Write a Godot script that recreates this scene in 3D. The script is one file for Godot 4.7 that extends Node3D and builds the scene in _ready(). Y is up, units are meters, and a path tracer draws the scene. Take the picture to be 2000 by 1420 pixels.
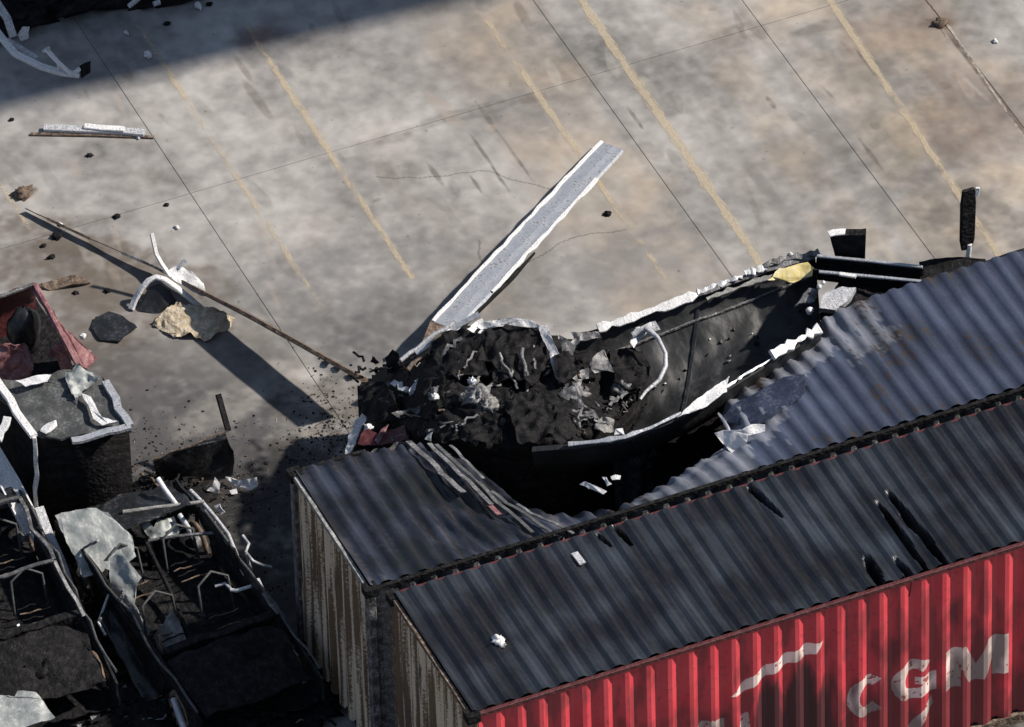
extends Node3D
# A burned wreck lying across a crushed shipping container on a concrete yard, seen from high above.
# x runs along the containers, z across them (towards the camera), y up, metres.

const CAM_POS := Vector3(-34.04221, 85.43301, 89.41595)
const CAM_ROT := Vector3(-0.70246, -0.3925, -0.03184)   # pitch, yaw, roll
const CAM_FOV := 4.0
const CH := 2.90        # container height
const CW := 2.44        # container width
const CL := 12.19       # container length
const C2X := 0.21
const C2Z := 2.58
var cam_basis: Basis
var names := {}
var raise := 0.0        # added to the heights given with photo pixels
var M := {}
var N1 := FastNoiseLite.new()
var N2 := FastNoiseLite.new()
var N3 := FastNoiseLite.new()

# ---------------------------------------------------------------- helpers
func ray(px: float, py: float) -> Vector3:
	var f := 710.0 / tan(deg_to_rad(CAM_FOV) * 0.5)
	return cam_basis * Vector3((px - 1000.0) / f, -(py - 710.0) / f, -1.0)

func P(px: float, py: float, h := 0.0) -> Vector3:          # photo pixel at a known height
	var d := ray(px, py)
	return CAM_POS + d * ((h + raise - CAM_POS.y) / d.y)

func PZ(px: float, py: float, z: float) -> Vector3:         # photo pixel on a wall of known z
	var d := ray(px, py)
	return CAM_POS + d * ((z - CAM_POS.z) / d.z)

func numbered(s: String) -> String:
	if not names.has(s):
		names[s] = 0
		return s
	names[s] += 1
	return "%s_%03d" % [s, names[s]]

func thing(called: String, label: String, category: String, group := "", at := Vector3.ZERO) -> Node3D:
	var o := Node3D.new()
	o.name = numbered(called)
	add_child(o)
	o.position = at
	o.set_meta("label", label)
	o.set_meta("category", category)
	if group != "":
		o.set_meta("group", group)
	return o

func structure(o: Node) -> Node:
	o.set_meta("kind", "structure")
	return o

func obj(called: String, st: SurfaceTool, mat: Material, parent: Node3D) -> MeshInstance3D:
	st.generate_normals()
	var m := MeshInstance3D.new()
	m.mesh = st.commit()
	m.material_override = mat
	m.name = called
	# geometry is written in world space; shift it into the parent's frame
	var off := Vector3.ZERO
	var p: Node = parent
	while p != null and p != self:
		if p is Node3D:
			off += (p as Node3D).position
		p = p.get_parent()
	m.position = -off
	parent.add_child(m, true)
	return m

func begin() -> SurfaceTool:
	var st := SurfaceTool.new()
	st.begin(Mesh.PRIMITIVE_TRIANGLES)
	return st

func tri(st: SurfaceTool, a: Vector3, b: Vector3, c: Vector3) -> void:
	st.add_vertex(a)
	st.add_vertex(b)
	st.add_vertex(c)

func quad(st: SurfaceTool, a: Vector3, b: Vector3, c: Vector3, d: Vector3) -> void:
	tri(st, a, b, c)
	tri(st, a, c, d)

func add_box(st: SurfaceTool, lo: Vector3, hi: Vector3, bevel := 0.0) -> void:
	st.set_smooth_group(-1)
	if bevel > 0.0:
		var mid_a := Vector3((lo.x + hi.x) * 0.5, lo.y, (lo.z + hi.z) * 0.5)
		var mid_b := Vector3(mid_a.x, hi.y, mid_a.z)
		bar(st, [mid_a, mid_b], hi.x - lo.x, hi.z - lo.z, bevel, Vector3(0, 0, 1))
		return
	var v: Array[Vector3] = []
	for k in 8:
		v.append(Vector3(hi.x if k & 1 else lo.x, hi.y if k & 2 else lo.y, hi.z if k & 4 else lo.z))
	quad(st, v[0], v[2], v[3], v[1])
	quad(st, v[4], v[5], v[7], v[6])
	quad(st, v[0], v[1], v[5], v[4])
	quad(st, v[2], v[6], v[7], v[3])
	quad(st, v[0], v[4], v[6], v[2])
	quad(st, v[1], v[3], v[7], v[5])

# a section swept along a path
func sweep(st: SurfaceTool, pts: Array, sec: Array, smooth := false, up := Vector3.UP, scales := []) -> void:
	var n := sec.size()
	var rings := []
	for i in pts.size():
		var a: Vector3 = pts[max(i - 1, 0)]
		var b: Vector3 = pts[min(i + 1, pts.size() - 1)]
		var t := (b - a).normalized()
		var u := up
		if absf(t.dot(u)) > 0.97:
			u = Vector3(1, 0, 0.3).normalized()
		var s := t.cross(u).normalized()
		var w := s.cross(t).normalized()
		var k: float = scales[i] if scales.size() > i else 1.0
		var r := []
		for q in sec:
			r.append(pts[i] + s * q.x * k + w * q.y * k)
		rings.append(r)
	for i in pts.size() - 1:
		for j in n:
			st.set_smooth_group(0 if smooth else 100 + j)
			quad(st, rings[i][j], rings[i + 1][j], rings[i + 1][(j + 1) % n], rings[i][(j + 1) % n])
	st.set_smooth_group(-1)
	for e in [0, pts.size() - 1]:
		var c := Vector3.ZERO
		for q in rings[e]:
			c += q
		c /= n
		for j in n:
			if e == 0:
				tri(st, c, rings[e][j], rings[e][(j + 1) % n])
			else:
				tri(st, c, rings[e][(j + 1) % n], rings[e][j])

func bar(st: SurfaceTool, pts: Array, w: float, h: float, bevel := 0.006, up := Vector3.UP, scales := []) -> void:
	var b: float = min(bevel, min(w, h) * 0.3)
	var x := w * 0.5
	var y := h * 0.5
	sweep(st, pts, [Vector2(-x + b, -y), Vector2(x - b, -y), Vector2(x, -y + b), Vector2(x, y - b), Vector2(x - b, y), Vector2(-x + b, y), Vector2(-x, y - b), Vector2(-x, -y + b)], false, up, scales)

func tube(st: SurfaceTool, pts: Array, r: float, scales := []) -> void:
	var sec := []
	for k in 8:
		sec.append(Vector2(cos(k * TAU / 8), sin(k * TAU / 8)) * r)
	sweep(st, pts, sec, true, Vector3.UP, scales)

# channel section: a web with two flanges
func channel(st: SurfaceTool, pts: Array, w: float, h: float, t: float, up := Vector3.UP) -> void:
	var x := w * 0.5
	sweep(st, pts, [Vector2(-x, 0), Vector2(x, 0), Vector2(x, h), Vector2(x - t, h), Vector2(x - t, t), Vector2(-x + t, t), Vector2(-x + t, h), Vector2(-x, h)], false, up)

func bent(a: Vector3, b: Vector3, n: int, amp: float, sd: int) -> Array:     # a slightly bent line
	var r := []
	for i in n + 1:
		var t := float(i) / n
		var k := sin(t * PI)
		r.append(a.lerp(b, t) + Vector3(N2.get_noise_2d(i * 9.0, sd * 17.3), N2.get_noise_2d(i * 9.0 + 300, sd * 11.1), N2.get_noise_2d(i * 9.0, sd * 5.7 + 500)) * amp * (0.35 + k))
	return r

# a torn, crumpled sheet of metal with thickness; outline given as world points
func sheet_pts(st: SurfaceTool, pts: Array, flat: PackedVector2Array, thick := 0.012, amp := 0.03, freq := 1.0, levels := 3, rough_edge := 0.0) -> void:
	# make the outline ragged first
	var pp := []
	var ff := PackedVector2Array()
	var n := pts.size()
	for i in n:
		var a: Vector3 = pts[i]
		var b: Vector3 = pts[(i + 1) % n]
		var cuts := 1
		if rough_edge > 0.0:
			cuts = clampi(int(a.distance_to(b) / (rough_edge * 3.0)), 1, 7)
		for k in cuts:
			var t := float(k) / cuts
			var q := a.lerp(b, t)
			var f := flat[i].lerp(flat[(i + 1) % n], t)
			if k > 0:
				var j := (b - a).normalized().cross(Vector3(0.2, 0.9, 0.3)).normalized() * N3.get_noise_3d(q.x * 90, q.y * 90, q.z * 90) * rough_edge * 1.6
				q += j
			pp.append(q)
			ff.append(f)
	var idx := Geometry2D.triangulate_polygon(ff)
	if idx.is_empty():
		pp = pts
		ff = flat
		idx = Geometry2D.triangulate_polygon(ff)
	var nrm := Vector3.ZERO
	n = pp.size()
	for i in n:
		nrm += (pp[i] as Vector3).cross(pp[(i + 1) % n])
	nrm = nrm.normalized()
	if nrm.y < 0.0:
		nrm = -nrm
	var tris := []
	for k in range(0, idx.size(), 3):
		tris.append([pp[idx[k]], pp[idx[k + 1]], pp[idx[k + 2]]])
	for l in levels:
		var nt := []
		for t in tris:
			var ab: Vector3 = (t[0] + t[1]) * 0.5
			var bc: Vector3 = (t[1] + t[2]) * 0.5
			var ca: Vector3 = (t[2] + t[0]) * 0.5
			nt.append([t[0], ab, ca])
			nt.append([ab, t[1], bc])
			nt.append([ca, bc, t[2]])
			nt.append([ab, bc, ca])
		tris = nt
	st.set_smooth_group(0)
	for t in tris:
		var d := []
		for q in t:
			d.append(crumple(q, nrm, amp, freq))
		tri(st, d[0], d[1], d[2])
	st.set_smooth_group(1)
	for t in tris:
		var d := []
		for q in t:
			d.append(crumple(q, nrm, amp, freq) - nrm * thick)
		tri(st, d[0], d[2], d[1])
	st.set_smooth_group(-1)
	var seg := 1 << levels
	for i in n:
		for k in seg:
			var a := crumple((pp[i] as Vector3).lerp(pp[(i + 1) % n], float(k) / seg), nrm, amp, freq)
			var b := crumple((pp[i] as Vector3).lerp(pp[(i + 1) % n], float(k + 1) / seg), nrm, amp, freq)
			quad(st, a, b, b - nrm * thick, a - nrm * thick)

func crumple(q: Vector3, nrm: Vector3, amp: float, freq: float) -> Vector3:
	var s := 26.0 * freq
	var a := N1.get_noise_3d(q.x * s, q.y * s, q.z * s)
	var b := 1.0 - absf(N2.get_noise_3d(q.x * s * 1.7, q.y * s * 1.7, q.z * s * 1.7)) * 2.0
	return q + nrm * amp * (a * 1.1 + b * 0.8)

# outline as photo pixels with a height each
func sheet(st: SurfaceTool, pix: Array, thick := 0.012, amp := 0.03, freq := 1.0, levels := 3, rough_edge := 0.02) -> void:
	var pts := []
	var flat := PackedVector2Array()
	for q in pix:
		pts.append(P(q[0], q[1], q[2]))
		flat.append(Vector2(q[0], q[1]))
	sheet_pts(st, pts, flat, thick, amp, freq, levels, rough_edge)

# a torn scrap round a centre
func shard(st: SurfaceTool, c: Vector3, size: float, rng: RandomNumberGenerator, amp := 0.4) -> void:
	var n := rng.randi_range(4, 7)
	var ax := Vector3(rng.randf_range(-1, 1), rng.randf_range(0.2, 1.4), rng.randf_range(-1, 1)).normalized()
	var u := ax.cross(Vector3(rng.randf(), rng.randf() * 0.3, rng.randf() + 0.2)).normalized()
	var v := ax.cross(u)
	var asp := rng.randf_range(0.35, 1.0)
	var pts := []
	var flat := PackedVector2Array()
	for i in n:
		var a := (i + rng.randf_range(-0.25, 0.25)) * TAU / n
		var r := size * rng.randf_range(0.45, 1.0)
		var f := Vector2(cos(a) * r, sin(a) * r * asp)
		flat.append(f)
		pts.append(c + u * f.x + v * f.y)
	sheet_pts(st, pts, flat, 0.01, size * amp, 0.35 / size, 2, 0.0)

func lump(st: SurfaceTool, c: Vector3, r: Vector3, sd: float, amp := 0.35, freq := 30.0, nu := 18, nv := 12) -> void:
	st.set_smooth_group(0)
	var g := []
	for j in nv + 1:
		var row := []
		for i in nu + 1:
			var th := PI * j / nv
			var ph := TAU * (i % nu) / nu
			var d := Vector3(sin(th) * cos(ph), cos(th), sin(th) * sin(ph))
			var k := 1.0 + amp * (N1.get_noise_3d(d.x * freq + sd * 31.0, d.y * freq, d.z * freq) * 1.4 + 0.6 * N2.get_noise_3d(d.x * freq * 3.0, d.y * freq * 3.0 + sd * 7.0, d.z * freq * 3.0))
			row.append(c + d * r * k)
		g.append(row)
	for j in nv:
		for i in nu:
			quad(st, g[j][i], g[j][i + 1], g[j + 1][i + 1], g[j + 1][i])

func at_line(line: Array, t: float) -> Vector3:              # polyline of world points, t 0..1
	var f := t * (line.size() - 1)
	var i: int = clampi(int(f), 0, line.size() - 2)
	return (line[i] as Vector3).lerp(line[i + 1], f - i)

func pix_line(l: Array) -> Array:
	var r := []
	for q in l:
		r.append(P(q[0], q[1], q[2]))
	return r

# ---------------------------------------------------------------- materials
func lin(r: float, g: float, b: float) -> Color:
	return Color(r, g, b).linear_to_srgb()

func noise_bytes(sd: int, freq: float, w: int, h: int, oct := 4) -> PackedByteArray:
	var n := FastNoiseLite.new()
	n.seed = sd
	n.frequency = freq
	n.fractal_octaves = oct
	n.noise_type = FastNoiseLite.TYPE_SIMPLEX_SMOOTH
	var im := n.get_seamless_image(w, h, false, false, 0.15, true)
	im.convert(Image.FORMAT_L8)
	return im.get_data()

# a mottled colour texture between three linear colours
func mottle(sd: int, a: Color, b: Color, c: Color, freq := 0.02, sharp := 1.0, size := 256) -> ImageTexture:
	var n1 := noise_bytes(sd, freq, size, size, 5)
	var n2 := noise_bytes(sd + 7, freq * 5.0, size, size, 3)
	var out := PackedByteArray()
	out.resize(size * size * 3)
	for i in size * size:
		var t := clampf((n1[i] / 255.0 - 0.5) * 1.6 * sharp + 0.5, 0, 1)
		var u := n2[i] / 255.0
		var q := a.lerp(b, t)
		q = q.lerp(c, smoothstep(0.56, 0.78, u * 0.7 + t * 0.3))
		q = q.linear_to_srgb()
		out[i * 3] = int(q.r * 255)
		out[i * 3 + 1] = int(q.g * 255)
		out[i * 3 + 2] = int(q.b * 255)
	return ImageTexture.create_from_image(Image.create_from_data(size, size, false, Image.FORMAT_RGB8, out))

func mat(tex: Texture2D, rough := 0.7, metal := 0.0, scale := 0.8, bump := 0.0) -> StandardMaterial3D:
	var m := StandardMaterial3D.new()
	m.albedo_texture = tex
	m.roughness = rough
	m.metallic = metal
	m.uv1_triplanar = true
	m.uv1_world_triplanar = true
	m.uv1_scale = Vector3.ONE * scale
	m.cull_mode = BaseMaterial3D.CULL_DISABLED
	if bump > 0.0:
		m.heightmap_enabled = true
		m.heightmap_texture = M.bump_tex
		m.heightmap_scale = bump
	return m

func vmat(rough := 0.6, metal := 0.0) -> StandardMaterial3D:
	var m := StandardMaterial3D.new()
	m.vertex_color_use_as_albedo = true
	m.roughness = rough
	m.metallic = metal
	m.cull_mode = BaseMaterial3D.CULL_DISABLED
	return m

func make_materials() -> void:
	N1.seed = 5
	N1.frequency = 0.05
	N1.fractal_octaves = 3
	N2.seed = 91
	N2.frequency = 0.05
	N2.fractal_octaves = 2
	N3.seed = 23
	N3.frequency = 0.05
	N3.fractal_octaves = 4
	var bi := Image.create_from_data(256, 256, false, Image.FORMAT_L8, noise_bytes(3, 0.06, 256, 256, 5))
	M.bump_tex = ImageTexture.create_from_image(bi)
	M.char = mat(mottle(11, Color(.005, .005, .006), Color(.012, .0115, .012), Color(.036, .034, .034), .03), .75, 0.0, .9, 1.5)
	M.char_gloss = mat(mottle(12, Color(.006, .007, .008), Color(.016, .017, .020), Color(.04, .042, .048), .02), .42, 0.1, .6, .6)
	M.hull = mat(mottle(13, Color(.008, .009, .010), Color(.020, .021, .023), Color(.036, .037, .040), .012, 1.4), .58, 0.1, .5, .8)
	M.burnt = mat(mottle(14, Color(.05, .05, .052), Color(.14, .14, .145), Color(.30, .30, .31), .03), .55, 0.2, .8, 1.0)
	M.ash = mat(mottle(15, Color(.12, .12, .115), Color(.26, .255, .245), Color(.42, .41, .40), .03), .8, 0.0, .9, 1.0)
	M.pale = mat(mottle(16, Color(.30, .31, .33), Color(.62, .63, .66), Color(.11, .10, .095), .035, 1.5), .5, 0.1, 1.2, .8)
	M.white = mat(mottle(17, Color(.56, .56, .57), Color(.84, .84, .85), Color(.16, .145, .135), .035, 1.5), .5, 0.0, 1.3, .6)
	M.steel = mat(mottle(18, Color(.30, .32, .35), Color(.52, .54, .58), Color(.16, .15, .15), .03), .4, 0.35, .8, .6)
	M.sheet = mat(mottle(19, Color(.17, .19, .19), Color(.34, .36, .355), Color(.46, .45, .42), .02), .55, 0.1, .7, .8)
	M.rust = mat(mottle(20, Color(.05, .032, .022), Color(.14, .095, .065), Color(.26, .22, .18), .04), .85, 0.0, .9, 1.2)
	M.tan = mat(mottle(21, Color(.30, .24, .16), Color(.50, .43, .33), Color(.62, .57, .48), .03), .9, 0.0, .9, 1.5)
	M.yellow = mat(mottle(22, Color(.55, .42, .12), Color(.70, .60, .28), Color(.75, .70, .55), .03), .6, 0.0, .9, .6)
	M.red_faded = mat(mottle(23, Color(.10, .035, .040), Color(.24, .10, .11), Color(.36, .24, .24), .03), .65, 0.0, .9, .8)
	M.red_dark = mat(mottle(24, Color(.05, .008, .010), Color(.11, .018, .022), Color(.03, .02, .02), .03), .6, 0.0, .9, .8)
	M.blue_film = mat(mottle(25, Color(.018, .022, .04), Color(.035, .045, .08), Color(.08, .09, .12), .02), .35, 0.1, .6, .8)
	M.blade = mat(mottle(26, Color(.22, .24, .28), Color(.32, .34, .38), Color(.14, .14, .145), .02, .7), .45, 0.15, .8, .3)
	M.char.metallic_specular = .25
	M.soot_sheet = mat(mottle(28, Color(.028, .030, .032), Color(.065, .068, .070), Color(.12, .125, .125), .02), .75, 0.0, .7, .8)
	M.girder = mat(mottle(27, Color(.10, .14, .22), Color(.13, .18, .27), Color(.2, .2, .2), .02), .6, 0.0, .3)

# ---------------------------------------------------------------- ground
const GX0 := -8.0
const GZ0 := -17.0
const GS := 25.6          # metres covered by the ground picture
const GN := 1536

var gr: PackedFloat32Array
var gg: PackedFloat32Array
var gb: PackedFloat32Array

func blot(px: float, py: float, rx: float, ry: float, turn: float, col: Color, k: float, sd: int, grain := 1.0, hard := 0.35) -> void:
	# a stain on the concrete: centre by photo pixel on the ground, radii in metres
	var c := P(px, py, 0.0)
	var rr: float = max(rx, ry) * 1.45
	var s := GN / GS
	var i0: int = max(0, int((c.x - rr - GX0) * s))
	var i1: int = min(GN - 1, int((c.x + rr - GX0) * s))
	var j0: int = max(0, int((c.z - rr - GZ0) * s))
	var j1: int = min(GN - 1, int((c.z + rr - GZ0) * s))
	var ct := cos(turn)
	var sn := sin(turn)
	for j in range(j0, j1 + 1):
		var z := GZ0 + (j + .5) / s
		for i in range(i0, i1 + 1):
			var x := GX0 + (i + .5) / s
			var dx := x - c.x
			var dz := z - c.z
			var u := (dx * ct + dz * sn) / rx
			var v := (-dx * sn + dz * ct) / ry
			var d := sqrt(u * u + v * v)
			if d > 1.45:
				continue
			d += N3.get_noise_3d(x * 22.0, z * 22.0, sd * 13.0) * 0.75 * grain
			var a := (1.0 - smoothstep(1.0 - hard, 1.0 + hard * .4, d)) * k
			if a <= 0.0:
				continue
			a *= clampf(0.75 + 0.6 * N2.get_noise_3d(x * 90.0, z * 90.0, sd * 3.0), 0.0, 1.0)
			var o := j * GN + i
			gr[o] = lerpf(gr[o], col.r, a)
			gg[o] = lerpf(gg[o], col.g, a)
			gb[o] = lerpf(gb[o], col.b, a)

func ground_texture() -> ImageTexture:
	var n1 := noise_bytes(101, 0.006, GN, GN, 5)
	var n2 := noise_bytes(102, 0.05, GN, GN, 4)
	var n3 := noise_bytes(103, 0.016, GN, GN, 4)
	var n4 := noise_bytes(104, 0.010, GN, GN, 3)
	gr = PackedFloat32Array()
	gr.resize(GN * GN)
	gg = gr.duplicate()
	gb = gr.duplicate()
	var brown := PackedFloat32Array()       # brown wheel lanes run along z
	brown.resize(GN)
	for i in GN:
		var x := GX0 + GS * (i + .5) / GN
		var b := 0.0
		for l in [[7.0, .9, .55], [9.6, .35, .45], [11.6, 1.5, .6], [4.9, .4, .18]]:
			b = max(b, l[2] * (1.0 - smoothstep(l[1] * .6, l[1] * 1.25, absf(x - l[0]))))
		brown[i] = b
	for j in GN:
		for i in GN:
			var o := j * GN + i
			var a := n1[o] / 255.0
			var c := n3[o] / 255.0
			var f := n2[o] / 255.0
			var v := 0.245 + (a - .5) * 0.20 + (c - .5) * 0.12 + (f - .5) * 0.14
			var t := n4[o] / 255.0
			var br := clampf(brown[i] * (0.25 + 1.4 * c) + (t - .68) * .7, 0.0, 1.0)
			gr[o] = v * lerpf(1.02, 1.03, br)
			gg[o] = v * lerpf(0.98, 0.84, br)
			gb[o] = v * lerpf(0.94, 0.64, br)
	var soot := Color(.012, .0115, .0115)
	var dirt := Color(.085, .068, .052)
	var grey := Color(.12, .118, .118)
	var oil := Color(.085, .08, .072)
	# burnt and darkened patches, and one added before the red wall
	blot(150, 1150, 4.2, 2.6, -.2, soot, .97, 1, .8)
	blot(420, 1330, 3.2, 1.9, -.3, soot, .97, 2, .8)
	blot(120, 1000, 2.6, 1.5, -.3, soot, .97, 41, .7)
	blot(300, 1420, 4.0, 1.8, -.3, soot, .98, 42, .7)
	blot(560, 1200, 1.4, 1.6, 0, soot, .96, 43, .7)
	blot(330, 1010, 1.9, .9, .1, soot, .95, 44, .8)
	blot(470, 900, .8, .5, .3, Color(.05, .046, .045), .8, 45)
	blot(300, 800, 1.9, 1.2, .5, Color(.048, .046, .048), .95, 62, .6)
	blot(180, 720, 1.2, .8, .4, Color(.06, .052, .048), .9, 63, .7)
	blot(560, 960, .9, .9, .4, Color(.04, .038, .037), .9, 64, .7)
	blot(700, 700, .6, .5, .4, Color(.05, .05, .052), .7, 65, .8)
	blot(600, 860, .7, .35, .3, dirt, .6, 66)
	blot(330, 830, 1.3, 1.05, .6, Color(.06, .058, .06), .85, 3, .9)
	blot(430, 980, 1.3, .8, .2, soot, .9, 4)
	blot(190, 620, 1.2, .8, .4, dirt, .7, 5)
	blot(170, 480, .75, .28, .55, dirt, .75, 6)
	blot(45, 378, .22, .12, 0, dirt, .9, 7)
	blot(740, 830, .9, 1.1, .4, soot, .75, 8)
	blot(740, 620, .55, .6, .4, grey, .5, 9)
	blot(640, 500, .9, .5, -.3, grey, .45, 10)
	blot(880, 540, 1.3, .6, -.2, grey, .42, 11)
	blot(1080, 560, 1.1, .55, -.3, grey, .42, 12)
	blot(500, 560, .8, .35, -.3, grey, .4, 13)
	blot(560, 900, .35, .6, .2, soot, .7, 14)
	blot(1760, 400, 1.0, .6, -.2, oil, .45, 15)
	blot(1900, 430, .7, .8, 0, oil, .55, 16)
	blot(1560, 300, 1.2, .5, -.3, Color(.18, .16, .14), .4, 17)
	blot(1840, 45, .32, .16, .3, Color(.06, .04, .03), .85, 18)
	blot(1270, 130, .6, .25, -.1, oil, .55, 19)
	blot(1440, 70, .6, .22, -.15, oil, .5, 20)
	blot(1290, 190, .2, .5, 0, oil, .35, 21)
	blot(900, 225, .95, .13, .02, oil, .5, 22)
	blot(780, 268, .4, .13, .1, oil, .5, 23)
	blot(1040, 190, .2, .12, 0, Color(.10, .07, .055), .6, 24)
	blot(1575, 60, .5, .12, .05, oil, .45, 25)
	blot(1725, 240, .35, 1.1, .05, Color(.12, .115, .09), .35, 26)
	blot(1850, 320, .5, .3, .2, Color(.11, .09, .075), .5, 27)
	blot(500, 70, .35, .2, 0, Color(.16, .07, .045), .6, 28)
	blot(300, 140, .9, .25, 0, grey, .4, 29)
	blot(450, 780, 1.2, .4, -.3, Color(.32, .30, .27), .4, 30)
	blot(1060, 440, .3, .25, 0, Color(.20, .15, .18), .35, 31)
	blot(700, 560, 1.6, .9, -.3, grey, .5, 51)
	blot(960, 600, 1.8, .6, -.3, grey, .5, 52)
	blot(1250, 520, 1.6, .5, -.35, grey, .35, 53)
	blot(330, 720, 1.5, .6, .3, Color(.09, .085, .085), .6, 54)
	blot(100, 520, 1.5, .6, .5, dirt, .75, 55)
	blot(60, 440, .8, .3, .5, dirt, .7, 58)
	blot(420, 700, 1.0, .5, .4, Color(.10, .095, .09), .6, 59)
	blot(640, 660, .7, .5, .2, Color(.10, .10, .10), .6, 60)
	blot(780, 640, .8, .6, .3, Color(.07, .07, .07), .6, 61)
	blot(650, 780, .6, .6, .3, dirt, .5, 56)
	blot(250, 560, 1.2, .5, .5, Color(.10, .082, .065), .7, 57)
	for q in [[1000, 150, 3.5, .3], [1180, 200, 4.0, .3], [620, 300, 3.0, .25], [1560, 180, 3.5, .3], [1780, 200, 4.0, .35], [380, 250, 3.0, .25], [1420, 260, 3.0, .25]]:
		blot(q[0], q[1], .11, q[2], .02, Color(.10, .095, .088), q[3], int(q[0]), .9, .6)
		blot(q[0] + 250, q[1] - 80, .10, q[2], .02, Color(.11, .10, .09), q[3] * .8, int(q[0]) + 1, .9, .6)
	blot(1925, 160, .045, 1.5, 0.0, Color(.055, .036, .026), .85, 71, .4)
	blot(1900, 230, .8, 1.2, 0.0, Color(.17, .12, .095), .45, 72)
	blot(1750, 60, .9, .5, 0.0, Color(.20, .14, .11), .4, 73)
	blot(1500, 1640, 7.0, 2.6, 0.0, Color(.04, .037, .036), .96, 74, .5)  # dark patch added out of view to cut bounce onto the red wall
	# short skid and seepage marks along the lanes
	var rng := RandomNumberGenerator.new()
	rng.seed = 77
	for q in [[930, 360, .22], [978, 350, .30], [945, 300, .5], [1010, 310, .6], [955, 235, .4], [1505, 200, .16], [850, 340, .3], [1240, 230, .25], [1690, 120, .4], [1700, 300, .5]]:
		blot(q[0], q[1], .022 + rng.randf() * .02, q[2], 0.0, Color(.07, .062, .055), .75, rng.randi() % 90, .5)
	for k in 110:
		blot(rng.randf_range(0, 2000), rng.randf_range(0, 640), rng.randf_range(.03, .12), rng.randf_range(.03, .5), rng.randf_range(-.2, .2), [oil, dirt, grey, Color(.36, .34, .31), Color(.33, .27, .22)][rng.randi() % 5], rng.randf_range(.2, .5), k, 1.0)
	for k in 260:
		blot(rng.randf_range(0, 1990), rng.randf_range(0, 900), rng.randf_range(.008, .022), rng.randf_range(.008, .022), 0.0, Color(.06, .055, .05), rng.randf_range(.4, .8), k, .4)
	for k in 3:                                 # hairline cracks
		var q := P(rng.randf_range(200, 1900), rng.randf_range(30, 600), 0)
		var ang := rng.randf() * TAU
		for n in rng.randi_range(60, 200):
			ang += rng.randf_range(-.16, .16)
			q += Vector3(cos(ang), 0, sin(ang)) * .014
			var ii := int((q.x - GX0) * GN / GS)
			var jj := int((q.z - GZ0) * GN / GS)
			if ii > 0 and jj > 0 and ii < GN and jj < GN:
				var o := jj * GN + ii
				gr[o] *= .55
				gg[o] *= .55
				gb[o] *= .55
	var out := PackedByteArray()
	out.resize(GN * GN * 3)
	for o in GN * GN:
		var q := Color(gr[o], gg[o], gb[o]).linear_to_srgb()
		out[o * 3] = int(clampf(q.r, 0, 1) * 255)
		out[o * 3 + 1] = int(clampf(q.g, 0, 1) * 255)
		out[o * 3 + 2] = int(clampf(q.b, 0, 1) * 255)
	var im := Image.create_from_data(GN, GN, false, Image.FORMAT_RGB8, out)
	return ImageTexture.create_from_image(im)

func build_ground() -> void:
	var tex := ground_texture()
	var cm := StandardMaterial3D.new()
	cm.albedo_texture = tex
	cm.roughness = .82
	cm.heightmap_enabled = true
	cm.heightmap_texture = M.bump_tex
	cm.heightmap_scale = .15
	var base := MeshInstance3D.new()
	var pm := PlaneMesh.new()
	pm.size = Vector2(600, 600)
	base.mesh = pm
	base.position = Vector3(4, -.012, -4)
	base.material_override = mat(mottle(31, Color(.08, .078, .072), Color(.20, .195, .18), Color(.13, .12, .11), .02), .9, 0, .12)
	base.name = "ground"
	add_child(base)
	structure(base)
	# concrete slabs with open joints
	var pave := Node3D.new()
	pave.name = "pavement"
	add_child(pave)
	structure(pave)
	pave.set_meta("label", "worn grey concrete yard cast in long slabs")
	var js := [P(300, 270).x, P(1235, 270).x, P(1650, 270).x, P(2000, 250).x]
	js.sort()
	var xs := [GX0, js[0] - 5.4, js[0], js[1], js[2], js[3], js[3] + 2.4, GX0 + GS]
	xs.sort()
	var zc := P(900, 222).z
	var zs := [GZ0, zc - 6.0, zc, zc + 6.0, GZ0 + GS]
	for a in xs.size() - 1:
		if xs[a + 1] - xs[a] < .1:
			continue
		for b in zs.size() - 1:
			var st := begin()
			slab(st, xs[a], xs[a + 1], zs[b], zs[b + 1])
			obj("slab", st, cm, pave)
	# worn paint lines, thin sheets on the concrete
	line_mark("yellow_line", [480, 50], [806, 545], .13, .55, 1)
	line_mark("yellow_line", [1128, -10], [1492, 525], .17, .95, 2)
	line_mark("yellow_line", [1612, -12], [1955, 505], .13, .7, 3)
	line_mark("yellow_line", [950, 40], [1300, 545], .12, .45, 4)
	line_mark("yellow_line", [270, 50], [640, 620], .11, .34, 5)
	line_mark("white_line", [1846, 42], [2010, 283], .05, .35, 6)
	line_mark("yellow_line", [-20, 330], [60, 450], .09, .45, 7)

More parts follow.
